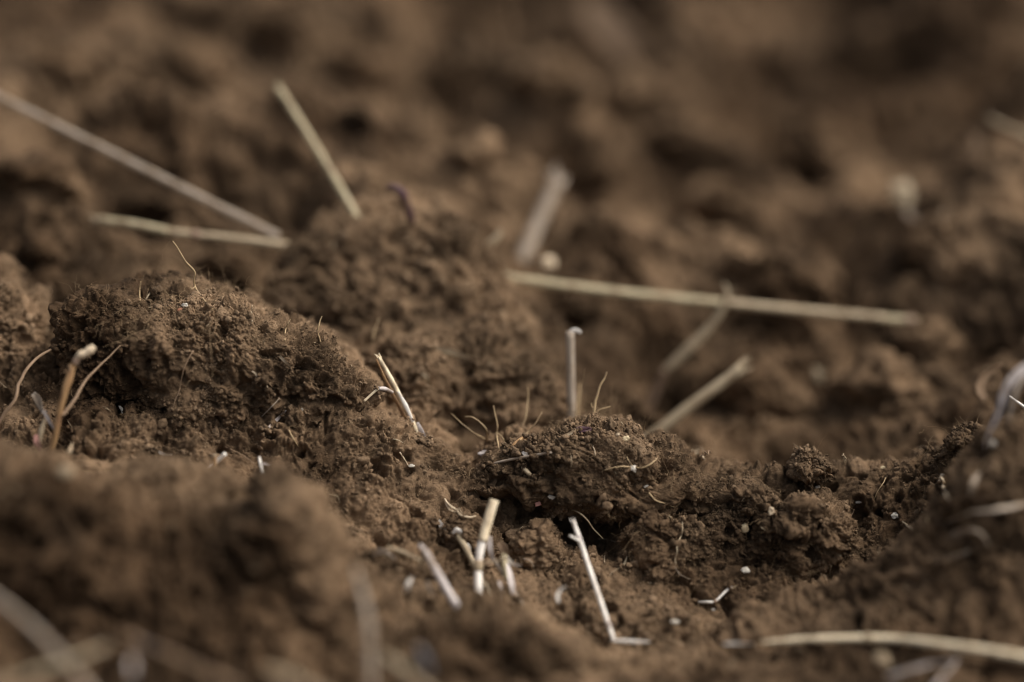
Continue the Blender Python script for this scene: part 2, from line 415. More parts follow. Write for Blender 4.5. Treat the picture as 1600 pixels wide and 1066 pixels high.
clod([(415,440),(445,395),(520,335),(600,290),(655,300),(730,358),(797,445),(840,525),(868,610),(800,660),(660,650),(560,600),(490,530),(430,490)], .922, .012, .04, 8,
     'tall blurred peak of soil topped by the purple husk', 15, near=.7, tilt=.55, amp=.9)
clod([(385,800),(430,762),(500,818),(545,880),(565,960),(520,1070),(350,1100),(320,900)], .778, .02, .03, 7,
     'big blurred foreground clod ending at the right above the vertical grey straw', 16, near=.7, amp=1.5)
clod([(-90,790),(0,722),(60,733),(130,748),(165,850),(90,920),(-80,930)], .772, .02, .03, 7,
     'blurred foreground clod at the left edge under the orange sprout', 17, near=.7, amp=1.5)
clod([(150,760),(230,735),(320,742),(400,775),(420,850),(260,890),(160,850)], .797, .015, .02, 7,
     'blurred foreground clod below the hollow brown stub', 18, near=.8)
clod([(610,1030),(700,980),(820,982),(890,1010),(930,1080),(600,1100)], .782, .015, .02, 7,
     'blurred foreground lump hiding the foot of the tall cream straw', 19, near=.7, amp=1.5)
clod([(1480,800),(1530,715),(1620,655),(1700,700),(1680,830),(1520,860)], .803, .015, .02, 7,
     'blurred dark clod at the right edge under the grey shredded leaf', 20, near=.7)
log('clods')

BG = [
 (95,120,60,38,'blurred brown clod in the upper left corner above the long grey stalk'),
 (290,110,75,36,'wide blurred clod above the middle of the long grey stalk'),
 (470,60,80,32,'dull blurred clod at the top left of the leaning pale straw'),
 (575,120,58,36,'pale blurred clod right of the top of the leaning pale straw'),
 (715,110,62,44,'blurred sloping clod left of the brightest clod at the top'),
 (865,135,75,36,'brightest blurred tan clod near the top centre'),
 (1000,170,70,44,'blurred clod below the pale papery leaf'),
 (1090,240,80,45,'blurred clod right of the brightest tan clod'),
 (1310,230,75,48,'blurred reddish clod left of the faint upright straw at upper right'),
 (1150,330,70,42,'blurred clod above the long horizontal straw and the dark pit'),
 (930,270,60,44,'blurred clod behind the wide grey straw'),
 (740,250,62,40,'blurred clod behind the purple husk'),
 (60,290,70,30,'flat blurred clod under the long grey stalk at the left edge'),
 (260,330,60,30,'blurred clod between the grey stalk and the yellow straw'),
 (60,400,45,32,'dim blurred clod at the left below the yellow straw'),
 (1230,440,100,30,'long blurred ridge of soil just above the long horizontal straw'),
 (1500,400,85,60,'blurred rounded clod at the right below the two pale husks'),
 (1180,610,80,42,'blurred clod right of the thick tilted straw'),
 (1380,610,80,50,'blurred clod behind the right ridge crest'),
 (1450,540,60,44,'dark blurred clod behind the ridge near the right edge'),
 (930,480,60,38,'blurred clod under the left half of the long horizontal straw'),
 (350,420,60,34,'dark blurred clod behind the domed clod and thin root'),
]
dg = bpy.context.evaluated_depsgraph_get()
def ray(px, py):
    o_ = Vector(CAM); dr = (Vector(P(px, py, 1.0)) - o_).normalized()
    hit, loc, nor, idx, ob, mt = scene.ray_cast(dg, o_, dr)
    if not hit: return None, None, None
    return np.array(loc), np.array(nor), float((np.array(loc) - CAM) @ FWD)
rng = random.Random(4)
hits = [ray(px, py + ry * .4)[2] for px, py, rx, ry, lb in BG]
for k, ((px, py, rx, ry, lb), dd) in enumerate(zip(BG, hits)):
    dd = dd or 1.1
    pts = []
    for j in range(9):
        an = j / 9 * 2 * math.pi; rr = rng.uniform(.62, 1.2)
        x_, y_ = rx * rr * math.cos(an), ry * .85 * rr * math.sin(an)
        pts.append((px + x_ * .95 - y_ * .25, py + y_ * .95 + x_ * .25))
    clod(pts, dd + .010, .017, .03, 7, lb, 100 + k * 7, near=.55, tilt=.35, amp=1.0, shape=1.5)
dg = bpy.context.evaluated_depsgraph_get(); dg.update()
log('background clods')

# ------------------------------------------------------------------ crumbs and fibres
def crumb_mesh(V, Nn, size, rs):
    m = len(V); bv, bf = ico(2); bv = bv.astype(np.float64); sh = []
    for s in range(14):
        dsp = 1 + .9 * perlin(bv + s * 7.3, .9, s) + .6 * perlin(bv + s * 3.1, .45, s + 30)
        sh.append(bv * dsp[:, None] * rs.uniform(.55, 1.35, 3))
    sh = np.array(sh)[rs.randint(0, 14, m)]
    out = sh * size[:, None, None] + (V + Nn * (size * .35)[:, None])[:, None, :]
    faces = (bf[None] + (np.arange(m) * len(bv))[:, None, None]).reshape(-1, 3)
    return mesh_np('soil_crumbs', out.reshape(-1, 3), faces, CRUMB, attr={'damp_shade': np.repeat(damp_shade_at(V), len(bv))})
def scatter_crumbs():
    rs = np.random.RandomState(9)
    V, Nn = [], []
    y = gv[:, 1]
    sel = np.where((y > -.15) & (y < .12) & (np.abs(gv[:, 0]) < .22))[0]
    pick = rs.choice(sel, 60000); V.append(gv[pick]); Nn.append(gn[pick])
    for p, n, near in clod_surfaces:
        if near == .55: continue
        k = min(int(len(p) * .12), 14000)
        pick = rs.choice(len(p), k); V.append(p[pick]); Nn.append(n[pick])
    V = np.vstack(V); Nn = np.vstack(Nn)
    keep = Nn[:, 2] > -.3
    V, Nn = V[keep], Nn[keep]
    # crumbs gather in patches
    dens = perlin(V, .012, 55) + rs.uniform(-.5, .5, len(V)); V, Nn = V[dens > -.1], Nn[dens > -.1]
    m = len(V)
    size = np.clip(np.exp(rs.normal(-8.25, .45, m)), .00013, .0012)
    bigs = rs.rand(m) < .012; size[bigs] = np.exp(rs.normal(-6.9, .35, bigs.sum())).clip(.0006, .0022)
    bv, bf = ico(2); bv = bv.astype(np.float64)
    out = np.empty((m, len(bv), 3), np.float32)
    sh = []
    for s in range(14):
        q = bv * 1.0
        dsp = 1 + .9 * perlin(q + s * 7.3, .9, s) + .6 * perlin(q + s * 3.1, .45, s + 30)
        sh.append(q * dsp[:, None] * rs.uniform(.55, 1.35, 3))
    sh = np.array(sh)
    which = rs.randint(0, 14, m)
    ax = rs.normal(size=(m, 4)); ax /= np.linalg.norm(ax, axis=1, keepdims=True)
    w_, x_, y_, z_ = ax.T
    Rm = np.stack([1 - 2 * (y_ ** 2 + z_ ** 2), 2 * (x_ * y_ - z_ * w_), 2 * (x_ * z_ + y_ * w_),
                   2 * (x_ * y_ + z_ * w_), 1 - 2 * (x_ ** 2 + z_ ** 2), 2 * (y_ * z_ - x_ * w_),
                   2 * (x_ * z_ - y_ * w_), 2 * (y_ * z_ + x_ * w_), 1 - 2 * (x_ ** 2 + y_ ** 2)], 1).reshape(m, 3, 3)
    out = np.einsum('mij,mkj->mki', Rm, sh[which]) * size[:, None, None] + (V + Nn * (size * .35)[:, None])[:, None, :]
    faces = (bf[None] + (np.arange(m) * len(bv))[:, None, None]).reshape(-1, 3)
    me = mesh_np('soil_crumbs', out.reshape(-1, 3), faces, CRUMB, attr={'damp_shade': np.repeat(damp_shade_at(V), len(bv))})
    o = link('soil_crumbs', me)
    tag(o, 'loose crumbs of dry soil lying all over the clods', 'soil crumbs', kind='stuff')
    log('crumbs', m)
    return V, Nn
cv, cn = scatter_crumbs()

def tubes(paths, radii, sides=4):
    """many little tubes in one vertex / face array; paths (m, k, 3), radii (m, k)"""
    m, k, _ = paths.shape
    tan = np.gradient(paths, axis=1); tan /= np.maximum(np.linalg.norm(tan, axis=2, keepdims=True), 1e-12)
    ref = np.where(np.abs(tan[..., 2:3]) > .9, np.array([1., 0, 0]), np.array([0, 0, 1.]))
    u = np.cross(tan, ref); u /= np.linalg.norm(u, axis=2, keepdims=True); w = np.cross(tan, u)
    an = np.arange(sides) / sides * 2 * np.pi
    v = paths[:, :, None, :] + radii[:, :, None, None] * (np.cos(an)[:, None] * u[:, :, None, :] + np.sin(an)[:, None] * w[:, :, None, :])
    idx = np.arange(m * k * sides).reshape(m, k, sides)
    a_ = idx[:, :-1]; b_ = idx[:, 1:]
    q = np.stack([a_, np.roll(a_, -1, 2), np.roll(b_, -1, 2), b_], -1).reshape(-1, 4)
    return v.reshape(-1, 3), q

def fibres():
    rs = np.random.RandomState(21)
    m = 9000; k = 8
    pick = rs.choice(len(cv), m); base = cv[pick]; n = cn[pick]
    length = np.exp(rs.normal(-6.3, .6, m)).clip(.0007, .012)
    t = rs.normal(size=(m, 3)); t -= (t * n).sum(1, keepdims=True) * n; t /= np.linalg.norm(t, axis=1, keepdims=True)
    b = np.cross(n, t)
    s = np.linspace(0, 1, k)[None, :, None]
    lift = rs.uniform(.0, .5, m)[:, None, None]; curl = rs.normal(0, .5, m)[:, None, None]
    L_ = length[:, None, None]
    p = base[:, None, :] + L_ * (t[:, None] * s + b[:, None] * (curl * s * s + .06 * np.sin(s * 9 + curl * 8)) + n[:, None] * (lift * s * (1.3 - s)))
    p += rs.normal(0, 1, p.shape) * L_ * .012
    p += n[:, None] * .00025
    rad = np.repeat((rs.uniform(.000025, .00007, m))[:, None], k, 1) * np.linspace(1, .5, k)[None]
    v, q = tubes(p, rad, 3)
    # longer hairs that stand up from the clods in loose tufts
    ridge_ = np.where((cv[:, 0] > -.024) & (cv[:, 0] < .05) & (cv[:, 1] > -.012) & (cv[:, 1] < .045))[0]
    dome_ = np.where((cv[:, 0] < -.03) & (cv[:, 0] > -.13) & (cv[:, 2] > .006) & (cv[:, 1] < .04))[0]
    tuft = np.concatenate([rs.choice(len(cv), 100), rs.choice(ridge_, 34), rs.choice(dome_, 26)]); m2 = 1500; k2 = 14
    cand = tuft[rs.randint(0, 160, m2)]
    base = cv[cand] + rs.normal(0, .005, (m2, 3)) * [1, 1, .3]; n = cn[cand]
    ln = np.exp(rs.normal(-5.25, .5, m2)).clip(.002, .016)[:, None, None]
    dr = n * rs.uniform(.1, 1, (m2, 1)) + rs.normal(0, .6, (m2, 3)); dr /= np.linalg.norm(dr, axis=1, keepdims=True)
    sd = np.cross(dr, rs.normal(size=(m2, 3))); sd /= np.linalg.norm(sd, axis=1, keepdims=True)
    s2 = np.linspace(0, 1, k2)[None, :, None]
    bend = rs.normal(0, .55, (m2, 1, 1)); wv = rs.uniform(3, 9, (m2, 1, 1))
    p2 = base[:, None] - n[:, None] * .0006 + ln * (dr[:, None] * s2 + sd[:, None] * (bend * s2 ** 2 + .05 * np.sin(s2 * wv * 2)) - np.array([0, 0, .25]) * s2 ** 2)
    p2 += np.cumsum(rs.normal(0, 1, p2.shape), axis=1) * ln * .010
    v2, q2 = tubes(p2, rs.uniform(.000035, .000105, m2)[:, None] * np.linspace(1, .4, k2)[None], 4)
    q3 = np.vstack([q, q2 + len(v)]); v = np.vstack([v, v2]); q = q3
    o = link('root_fibres', mesh_np('root_fibres', v, q, M['fibre']))
    tag(o, 'hair fine ochre root fibres matted into the soil surface', 'root fibres', kind='stuff')
fibres()
def chaff():
    rs = np.random.RandomState(31); m = 420
    pick = rs.choice(len(cv), m); n = cn[pick]; t = rs.normal(size=(m, 3)); t -= (t * n).sum(1, keepdims=True) * n * .85
    t /= np.linalg.norm(t, axis=1, keepdims=True); ln = np.exp(rs.normal(-6.4, .45, m)).clip(.0006, .005)[:, None]
    bend = np.cross(t, rs.normal(size=(m, 3))) * ln * .12; b0 = cv[pick] + n * .0003
    p = np.stack([b0 - t * ln * .5, b0 + bend, b0 + t * ln * .5], 1)
    v, q = tubes(p, np.exp(rs.normal(-9.1, .35, m))[:, None] * np.array([[.7, 1, .5]]), 5)
    o = link('chaff', mesh_np('chaff', v, q, M['tan'])); tag(o, 'dusty splinters of chaff strewn over the soil', 'chaff', kind='stuff')
chaff()
log('fibres')
# ------------------------------------------------------------------ straws, roots, husks, chips
def spot(px, py, ds):
    """world point for a photo pixel; ds: distance in metres, or 's' / 's-3' = on the soil there / 3 mm nearer than it"""
    if isinstance(ds, str):
        h = ray(px, py)[2] or .95
        return P(px, py, h + (float(ds[1:]) if len(ds) > 1 else -.4) * .001)
    return P(px, py, ds)

def smooth_path(pts, per=8, jitter=0.0, seed=0):
    pts = np.array(pts); n = len(pts)
    if n == 2: pts = np.array([pts[0], pts[0] * .5 + pts[1] * .5, pts[1]]); n = 3
    e = np.vstack([2 * pts[0] - pts[1], pts, 2 * pts[-1] - pts[-2]])
    out = []
    for i in range(1, n):
        p0, p1, p2, p3 = e[i - 1], e[i], e[i + 1], e[i + 2]
        for t in np.linspace(0, 1, per, endpoint=False):
            out.append(.5 * ((2 * p1) + (p2 - p0) * t + (2 * p0 - 5 * p1 + 4 * p2 - p3) * t * t + (3 * p1 - p0 - 3 * p2 + p3) * t ** 3))
    out.append(pts[-1]); out = np.array(out)
    if jitter:
        L_ = np.linalg.norm(np.diff(out, axis=0), axis=1).sum()
        s = np.linspace(0, 1, len(out))[:, None] * 6 + seed * 1.7
        w = np.stack([perlin(np.hstack([s, s * 0 + 3.1 * k, s * 0]), 1.0, 90 + seed) + .5 * perlin(np.hstack([s, s * 0 + 3.1 * k, s * 0]), .4, 91 + seed) for k in range(3)], 1)
        out = out + (w - w[:1]) * L_ * jitter
    return out

def tube_mesh(name, path, rad, mat, origin, sides=12, flat=1.0, twist=0.0, face=None, hollow=False, rib=0.0, arch=0.0):
    n = len(path); rad = np.broadcast_to(rad, (n,)) if np.ndim(rad) == 0 else np.interp(np.linspace(0, 1, n), np.linspace(0, 1, len(rad)), rad)
    tan = np.gradient(path, axis=0); tan /= np.maximum(np.linalg.norm(tan, axis=1, keepdims=True), 1e-12)
    ref = np.array(face if face is not None else FWD, float)
    u = np.cross(tan[0], ref); u /= max(np.linalg.norm(u), 1e-9)
    U = []
    for i in range(n):
        u = u - tan[i] * (u @ tan[i]); u /= np.linalg.norm(u); U.append(u)
    U = np.array(U); W = np.cross(tan, U)
    an = np.arange(sides) / sides * 2 * np.pi
    verts, faces, uvs = [], [], []
    s = np.concatenate([[0], np.cumsum(np.linalg.norm(np.diff(path, axis=0), axis=1))])
    for i in range(n):
        tw = twist * s[i] / max(s[-1], 1e-9)
        uu = U[i] * math.cos(tw) + W[i] * math.sin(tw); ww = -U[i] * math.sin(tw) + W[i] * math.cos(tw)
        rr = rad[i] * (1 + rib * np.sin(an * 7 + 1.3))
        ring = path[i] + (rr * np.cos(an))[:, None] * uu + (rr * np.sin(an) * flat)[:, None] * ww
        if arch: ring = ring + (arch * rad[i] * np.cos(an) ** 2)[:, None] * ww
        verts.append(ring)
    rings = n
    if hollow:      # the cut end is an open pipe: a rim, then an inner wall going down
        a0 = np.array([path[-1] + .72 * (verts[-1] - path[-1])]); verts.append(a0[0])
        k = max(n - 3, 0); verts.append(path[k] + .6 * (verts[k] - path[k])); rings += 2
    V = np.vstack(verts)
    for i in range(rings - 1):
        for j in range(sides):
            a_, b_ = i * sides + j, i * sides + (j + 1) % sides
            faces.append((a_, b_, b_ + sides, a_ + sides))
            sv = [s[min(i, n - 1)] * 60, s[min(i + 1, n - 1)] * 60]
            uvs += [(j / sides, sv[0]), ((j + 1) / sides, sv[0]), ((j + 1) / sides, sv[1]), (j / sides, sv[1])]
    f2 = [list(f) for f in faces]
    f2.append(list(range(sides))[::-1]); uvs += [(.5, 0)] * sides
    if True:
        f2.append(list(range((rings - 1) * sides, rings * sides))); uvs += [(.5, s[-1] * 60)] * sides
    me = bpy.data.meshes.new(name)
    me.from_pydata([tuple(x) for x in (V - origin)], [], f2)
    uvl = me.uv_layers.new(name='UVMap'); uvl.data.foreach_set('uv', np.array(uvs, np.float32).ravel())
    me.polygons.foreach_set('use_smooth', np.array([len(f) == 4 for f in f2])); me.update()
    me.materials.append(M[mat]); return me

_seed = [0]
FEET = []
def tube_thing(name, cat, label, pts, w, mat, group=None, parent=None, origin=None, jitter=0.0, sides=None, sink='', per=8, wmm=False, **kw):
    """one strand. w: width in photo pixels at its distance (number or list along the strand)"""
    _seed[0] += 1
    pp = [spot(*p) for p in pts]
    if 'b' in sink: pp.append(pp[-1] + (pp[-1] - pp[-2]) / np.linalg.norm(pp[-1] - pp[-2]) * .003 + FWD * .002)
    if 'a' in sink: pp.insert(0, pp[0] + (pp[0] - pp[1]) / np.linalg.norm(pp[0] - pp[1]) * .003 + FWD * .002)
    path = smooth_path(pp, per, jitter, _seed[0])
    dm = np.mean([(p - CAM) @ FWD for p in pp])
    if name not in ('root',) and (dm > .905 or dm < .775): w = np.array(w, float) * (.62 if dm > .8 else .44)
    rad = np.array(w, float) * .5 * PXS * dm
    if np.ndim(w) == 0 and rad.ndim == 0:
        k = len(path); rad = float(rad) * (1 + .10 * perlin(np.stack([np.arange(k) * .3, np.zeros(k), np.full(k, _seed[0] * 3.3)], 1), 1.0, 7))
    org = origin if origin is not None else path[0]
    wmax = np.max(w)
    if sides is None: sides = 14 if wmax > 9 else (8 if wmax > 4 else 5)
    me = tube_mesh(name, path, rad, mat, org, sides=sides, **kw)
    o = link(name, me, parent)
    if parent is None:
        o.location = org; tag(o, label, cat, group)
    if np.max(w) > 4 and .79 < dm < .90:
        for e_ in (pp[0], pp[-1]):
            d_ = (e_ - CAM) @ FWD; ex = (e_ - CAM) @ RIGHT / (PXS * d_) + 800; ey = 533 - (e_ - CAM) @ UP / (PXS * d_)
            for dx in (-5, 0, 6):
                h, hn, hd = ray(ex + dx, ey + 3)
                if h is not None and abs(hd - d_) < .006: FEET.append((h, hn))
    return o, path, rad

def root_thing(label, pts, w, mat='root', jitter=.012, branches=(), group='thin roots in the soil', name='thin_root', cat='root', **kw):
    """a root; with side branches it becomes root > stem, side_shoot"""
    w = w if np.ndim(w) else [w, w * .9, w * .55]
    if not branches:
        return tube_thing(name, cat, label, pts, w, mat, group, jitter=jitter, **kw)[0]
    org = spot(*pts[0]); t = bpy.data.objects.new(name, None); COL.objects.link(t); t.location = org
    t.empty_display_size = .005
    tag(t, label, cat, group)
    tube_thing('stem', None, None, pts, w, mat, parent=t, origin=org, jitter=jitter, **kw)
    for b in branches:
        tube_thing('side_shoot', None, None, b, [np.max(w) * .7, np.max(w) * .35], mat, parent=t, origin=org, jitter=jitter)
    return t

def straw_thing(label, pts, w, mat='tan', node_at=None, mat2=None, group='broken straws in the soil', name='straw', cat='straw', node_mat='node', extra=(), hollow=True, fray=True, jitter=.002, sink='', rib=.03, **kw):
    """a cereal stalk: straw > stalk (one per internode), node"""
    org = spot(*pts[0])
    t = bpy.data.objects.new(name, None); COL.objects.link(t); t.location = org; t.empty_display_size = .005
    tag(t, label, cat, group)
    o, path, rad = tube_thing('stalk', None, None, pts, w, mat, parent=t, origin=org, hollow=hollow, jitter=jitter, sink=sink, rib=rib, **kw)
    if hollow and fray: frayed(path, float(np.ravel(rad)[-1]), mat, t, org)
    if node_at is not None:
        for nd in (node_at if np.ndim(node_at) else [node_at]):
            i = int(nd * (len(path) - 1)); i = min(max(i, 1), len(path) - 2)
            c = path[i]; tn = path[i + 1] - path[i - 1]; tn /= np.linalg.norm(tn)
            r = float(np.mean(rad)) if np.ndim(rad) else rad
            seg = np.array([c + tn * r * k for k in (-1.3, -.7, -.2, .3, .8, 1.3)])
            me = tube_mesh('node', seg, np.array([.98, 1.1, 1.24, 1.2, 1.08, .98]) * r * 1.04, node_mat, org, sides=14)
            link('node', me, t)
    for nm, mt, p2, w2, kw2 in extra:
        tube_thing(nm, None, None, p2, w2, mt, parent=t, origin=org, **kw2)
    return t

def frayed(path, r, mat, t, origin):
    tip = path[-1]; tn = path[-1] - path[-3]; tn /= np.linalg.norm(tn)
    u = np.cross(tn, FWD); u /= np.linalg.norm(u); w = np.cross(tn, u)
    ps = []
    for k in range(5):
        an = k / 5 * 6.283 + rng.uniform(-.4, .4); c = math.cos(an) * u + math.sin(an) * w; ln = r * rng.uniform(.6, 2.6)
        ps.append([tip - tn * r * 1.5 + c * r * .86, tip + c * r * .9, tip + tn * ln * .6 + c * r * (.8 + rng.uniform(0, .5)), tip + tn * ln + c * r * (.7 + rng.uniform(0, .9))])
    ps = np.array(ps); v, q = tubes(ps, np.tile(np.array([.34, .38, .24, .05]) * r, (5, 1)), 5)
    link('frayed_end', mesh_np('frayed_end', v - origin, q, M[mat]), t)

def leaf_thing(label, pts, w, mat='white', group='dry leaf shreds on the soil', name='leaf_shred', cat='dry leaf', twist=.8, arch=.35, jitter=.004, **kw):
    w = w if np.ndim(w) else [w * .5, w, w * .9, w * .25]
    return tube_thing(name, cat, label, pts, w, mat, group, flat=.14, twist=twist, arch=arch, sides=10, jitter=jitter, **kw)[0]

def chip_thing(label, px, py, w, h, mat='chip', rot=0.0, ds='s', name='chip', cat='chip', group='pale chips on the soil', flat=.5, rough=.6, parent=None):
    _seed[0] += 1
    c = spot(px, py, ds); d = (c - CAM) @ FWD; w *= .85; h *= .85
    v, f = ico(4); v = v.astype(np.float64)
    v = np.sign(v) * np.abs(v) ** .75
    v = v * (1 + rough * perlin(v + _seed[0] * 5.1, 1.1, 3) + rough * .5 * perlin(v + _seed[0] * 2.3, .5, 4))[:, None]
    cr, sr = math.cos(rot), math.sin(rot)
    X_ = v[:, 0] * w / 2 * PXS * d; Z_ = v[:, 2] * h / 2 * PXS * d; D_ = v[:, 1] * min(w, h) / 2 * PXS * d * flat
    p = (X_ * cr - Z_ * sr)[:, None] * RIGHT + (X_ * sr + Z_ * cr)[:, None] * UP + D_[:, None] * FWD
    o = link(name, mesh_np(name, p, f, M[mat])); o.location = c
    tag(o, label, cat, group); return o

# --- straws behind the ridge (out of focus)
straw_thing('long grey straw running down from the upper left corner to the soil peak', [(415,360,.932),(250,277,.938),(100,202,.945),(-70,118,.95)], [21,20,18,17], 'grey', node_at=None, sink='a')
straw_thing('yellow and pale straw with a dark node, lying left of the soil peak', [(432,381,.925),(350,371,.925),(265,362,.925),(205,350,.927),(148,343,.93)], [19,19,18,18,17], 'tan', node_at=.52, sink='a',
            extra=[('sheath', 'yellow', [(262,361,.9245),(205,350,.9265),(156,344,.929)], [20,20,19], dict())])
straw_thing('pale straw leaning steeply down to the right, standing on the soil peak', [(558,340,.925),(520,275,.932),(480,208,.94),(437,140,.948)], [20,19,18,18], 'yellow', sink='a')
straw_thing('wide grey straw stub tilted right, behind the horizontal straw', [(818,400,.985),(842,345,.99),(873,280,.995)], [38,36,34], 'grey', sink='a', extra=[('torn_end', 'grey', [(873,282,.994),(862,272,.993),(852,268,.992)], [14,10,5], dict(flat=.3))])
tube_thing('root', 'root', 'short blurred tan root bent upward between the soil peak and the wide grey straw', [(738,403,.93),(757,388,.93),(775,372,.93),(784,360,.93)], [9,12,11,7], 'tan', 'thin roots in the soil', sink='a')
straw_thing('longest straw, lying almost level behind the ridge at right of centre', [(1410,499,.955),(1200,480,.947),(1000,460,.94),(890,447,.938),(795,434,.937)], [17,19,21,22,23], 'yellow', node_at=.16, sink='ab', extra=[('sheath', 'tan', [(1385,497,.9535),(1260,486,.948),(1130,473,.943)], [19,21,21], dict())])
straw_thing('bent straw with a hooked top crossing the longest straw', [(1040,578,.940),(1075,546,.938),(1110,510,.936),(1132,478,.934),(1136,455,.934),(1130,443,.934)], [20,26,20,13,10,6], 'tan', extra=[('stalk', 'node', [(1005,655,.955),(1022,615,.952),(1040,578,.948)], [20,21,16], dict()), ('side_shoot', 'tan', [(1134,470,.938),(1142,458,.938),(1146,450,.938)], [6,4,3], dict())], sink='', hollow=False)
straw_thing('thick pale straw tilted up to the right behind the ridge crest', [(1008,690,.915),(1085,630,.912),(1160,575,.91)], [30,28,27], 'tan', sink='a')
straw_thing('upright grey straw stub with a small bent flag at its top', [(893,660,.886),(892,600,.884),(891,518,.882)], [14,14,13], 'grey', sink='a', fray=False,
            extra=[('flag', 'white', [(891,517,.8815),(900,516,.881),(908,520,.8805)], [5,7,4], dict(flat=.15))])
tube_thing('root', 'root', 'faint thin tan stem right beside the upright grey stub', [(902,650,.888),(904,620,.888),(906,600,.888)], [5,5,3], 'root', 'thin roots in the soil', sink='a')
straw_thing('pale straw tip reaching in from the right edge near the top', [(1640,226,1.0),(1600,210,1.0),(1548,187,1.0)], [13,13,11], 'tan')
straw_thing('faint upright straw in the upper right, left of the edge', [(1512,335,1.02),(1518,280,1.02),(1526,215,1.02)], [20,20,18], 'broot', sink='a')
chip_thing('oval pinkish husk in the blur at right, above the grey husk', 1411, 303, 34, 48, 'tan', .3, 1.0, 'husk', 'husk', 'husks lying on the soil', .4)
leaf_thing('curled grey husk in the blur at right, below the oval husk', [(1415,325,1.0),(1432,350,.998),(1460,345,.997),(1480,330,.999)], [10,26,22,8], 'grey', 'husks lying on the soil', name='husk', cat='husk')
leaf_thing('large pale papery leaf at the very top, right of centre', [(915,5,1.20),(950,40,1.19),(985,75,1.18),(1005,95,1.18)], [50,85,80,25], 'broot', twist=.3)
chip_thing('round cream seed beside the left end of the longest straw', 856, 413, 28, 28, 'proot', 0, .955, 'seed', 'seed', 'seeds in the soil', .9, .12)
chip_thing('small pale blob on the brown field right of the thick tilted straw', 1278, 588, 14, 22, 'tan', 0, 's-2', 'chip', 'chip')
t_ = tube_thing('husk', 'husk', 'dark purple curled husk on the very top of the soil peak', [(640,335,.915),(634,315,.912),(626,300,.91),(612,292,.91),(604,296,.91)], [16,20,22,20,10], 'purple', 'husks lying on the soil', sink='a')
leaf_thing('bluish grey torn leaf in the blur behind the right flank of the peak', [(715,268,1.04),(750,285,1.03),(775,310,1.02),(790,345,1.02)], [10,30,36,14], 'violet')
leaf_thing('pale flat leaf scrap lying on the right flank of the soil peak', [(672,541,'s-1'),(700,548,'s-1.5'),(742,560,'s-1')], [5,10,6], 'tan')
leaf_thing('pale curled leaf edge just right of the two toned straw', [(655,580,'s-2'),(668,590,'s-3'),(675,608,'s-1')], [4,7,5], 'tan')

# --- on and round the domed clod
root_thing('thin wavy root rising highest from the top of the domed clod', [(333,484,'s'),(320,470,'s-2'),(306,450,.856),(303,436,.855),(304,424,.854),(290,408,.853),(278,388,.853),(270,376,.852)], [3.2,3.4,3,2.4,1.8], jitter=.004,
           branches=[[(306,448,.856),(300,451,.855),(297,449,.855)]])
root_thing('short upright hair root at the left part of the dome top', [(219,470,'s'),(218,455,.86),(220,440,.86)], 2.2, 'root')
root_thing('short slanting hair root next to the upright one on the dome top', [(228,468,'s'),(234,458,.86),(240,449,.86)], 2.6, 'tan')
root_thing('tiny white upright root on the right shoulder of the dome', [(394,502,'s'),(393,488,.855),(394,478,.855)], 2.4, 'proot')
root_thing('small ochre hooked root on the right slope of the dome', [(445,532,'s'),(446,516,'s-3'),(450,505,.852),(454,499,.852)], 2.6)
root_thing('kinked pale root standing above the right slope of the dome', [(501,535,'s'),(497,522,.853),(497,513,.852),(500,502,.852),(503,494,.852)], 3.0)
root_thing('blurred ochre root standing on the near foot of the soil peak', [(582,532,.885),(586,515,.885),(592,498,.885)], 3.2, 'root')
root_thing('long fine brown root hanging down the face of the domed clod', [(302,548,'s-1'),(288,575,'s-1'),(281,605,'s-1'),(272,632,'s-1'),(265,645,'s')], 2.0, 'broot')
chip_thing('orange flake on the top of the domed clod', 283, 484, 11, 6, 'orange', .2, 's', 'flake', 'flake')
chip_thing('white flake beside the orange flake on the domed clod', 289, 477, 12, 6, 'chip', -.1, 's', 'flake', 'flake')
leaf_thing('pale splinter stuck in the right shoulder of the domed clod', [(435,555,'s'),(446,565,'s-1'),(455,574,'s-.6')], [4,5,3], 'proot')
leaf_thing('ragged cream scrap on the right of the dome face', [(408,590,'s'),(416,600,'s-1.2'),(420,612,'s-.6')], [3,8,4], 'proot', twist=2)
leaf_thing('curled pale thread above the ragged cream scrap', [(394,580,'s'),(400,585,'s-1'),(403,597,'s-.5')], [2,3,2], 'proot')
chip_thing('tiny oval white chip on the dark face of the domed clod', 190, 640, 5, 13, 'chip', .5, 's-.5')
leaf_thing('grey dead leaf curl in the crevice under the dome', [(420,668,'s-1'),(433,655,'s-1.5'),(447,641,'s-1')], [4,6,3], 'violet')
root_thing('straight dark thread leaning over the crevice under the dome', [(408,652,'s'),(424,636,'s-2'),(437,622,'s-2')], 2.0, 'grey', jitter=.003)
chip_thing('tiny white speck on the slope right of the dome crevice', 472, 640, 4, 5, 'chip')
root_thing('short ochre root lying on the slope of soil below the dome', [(451,672,'s'),(458,685,'s-1'),(466,698,'s')], 2.6)
leaf_thing('white forked fibre lying below the domed clod', [(240,701,'s-.6'),(252,708,'s-1'),(266,710,'s-1'),(283,706,'s-.5')], [3,5,4,2], 'white')
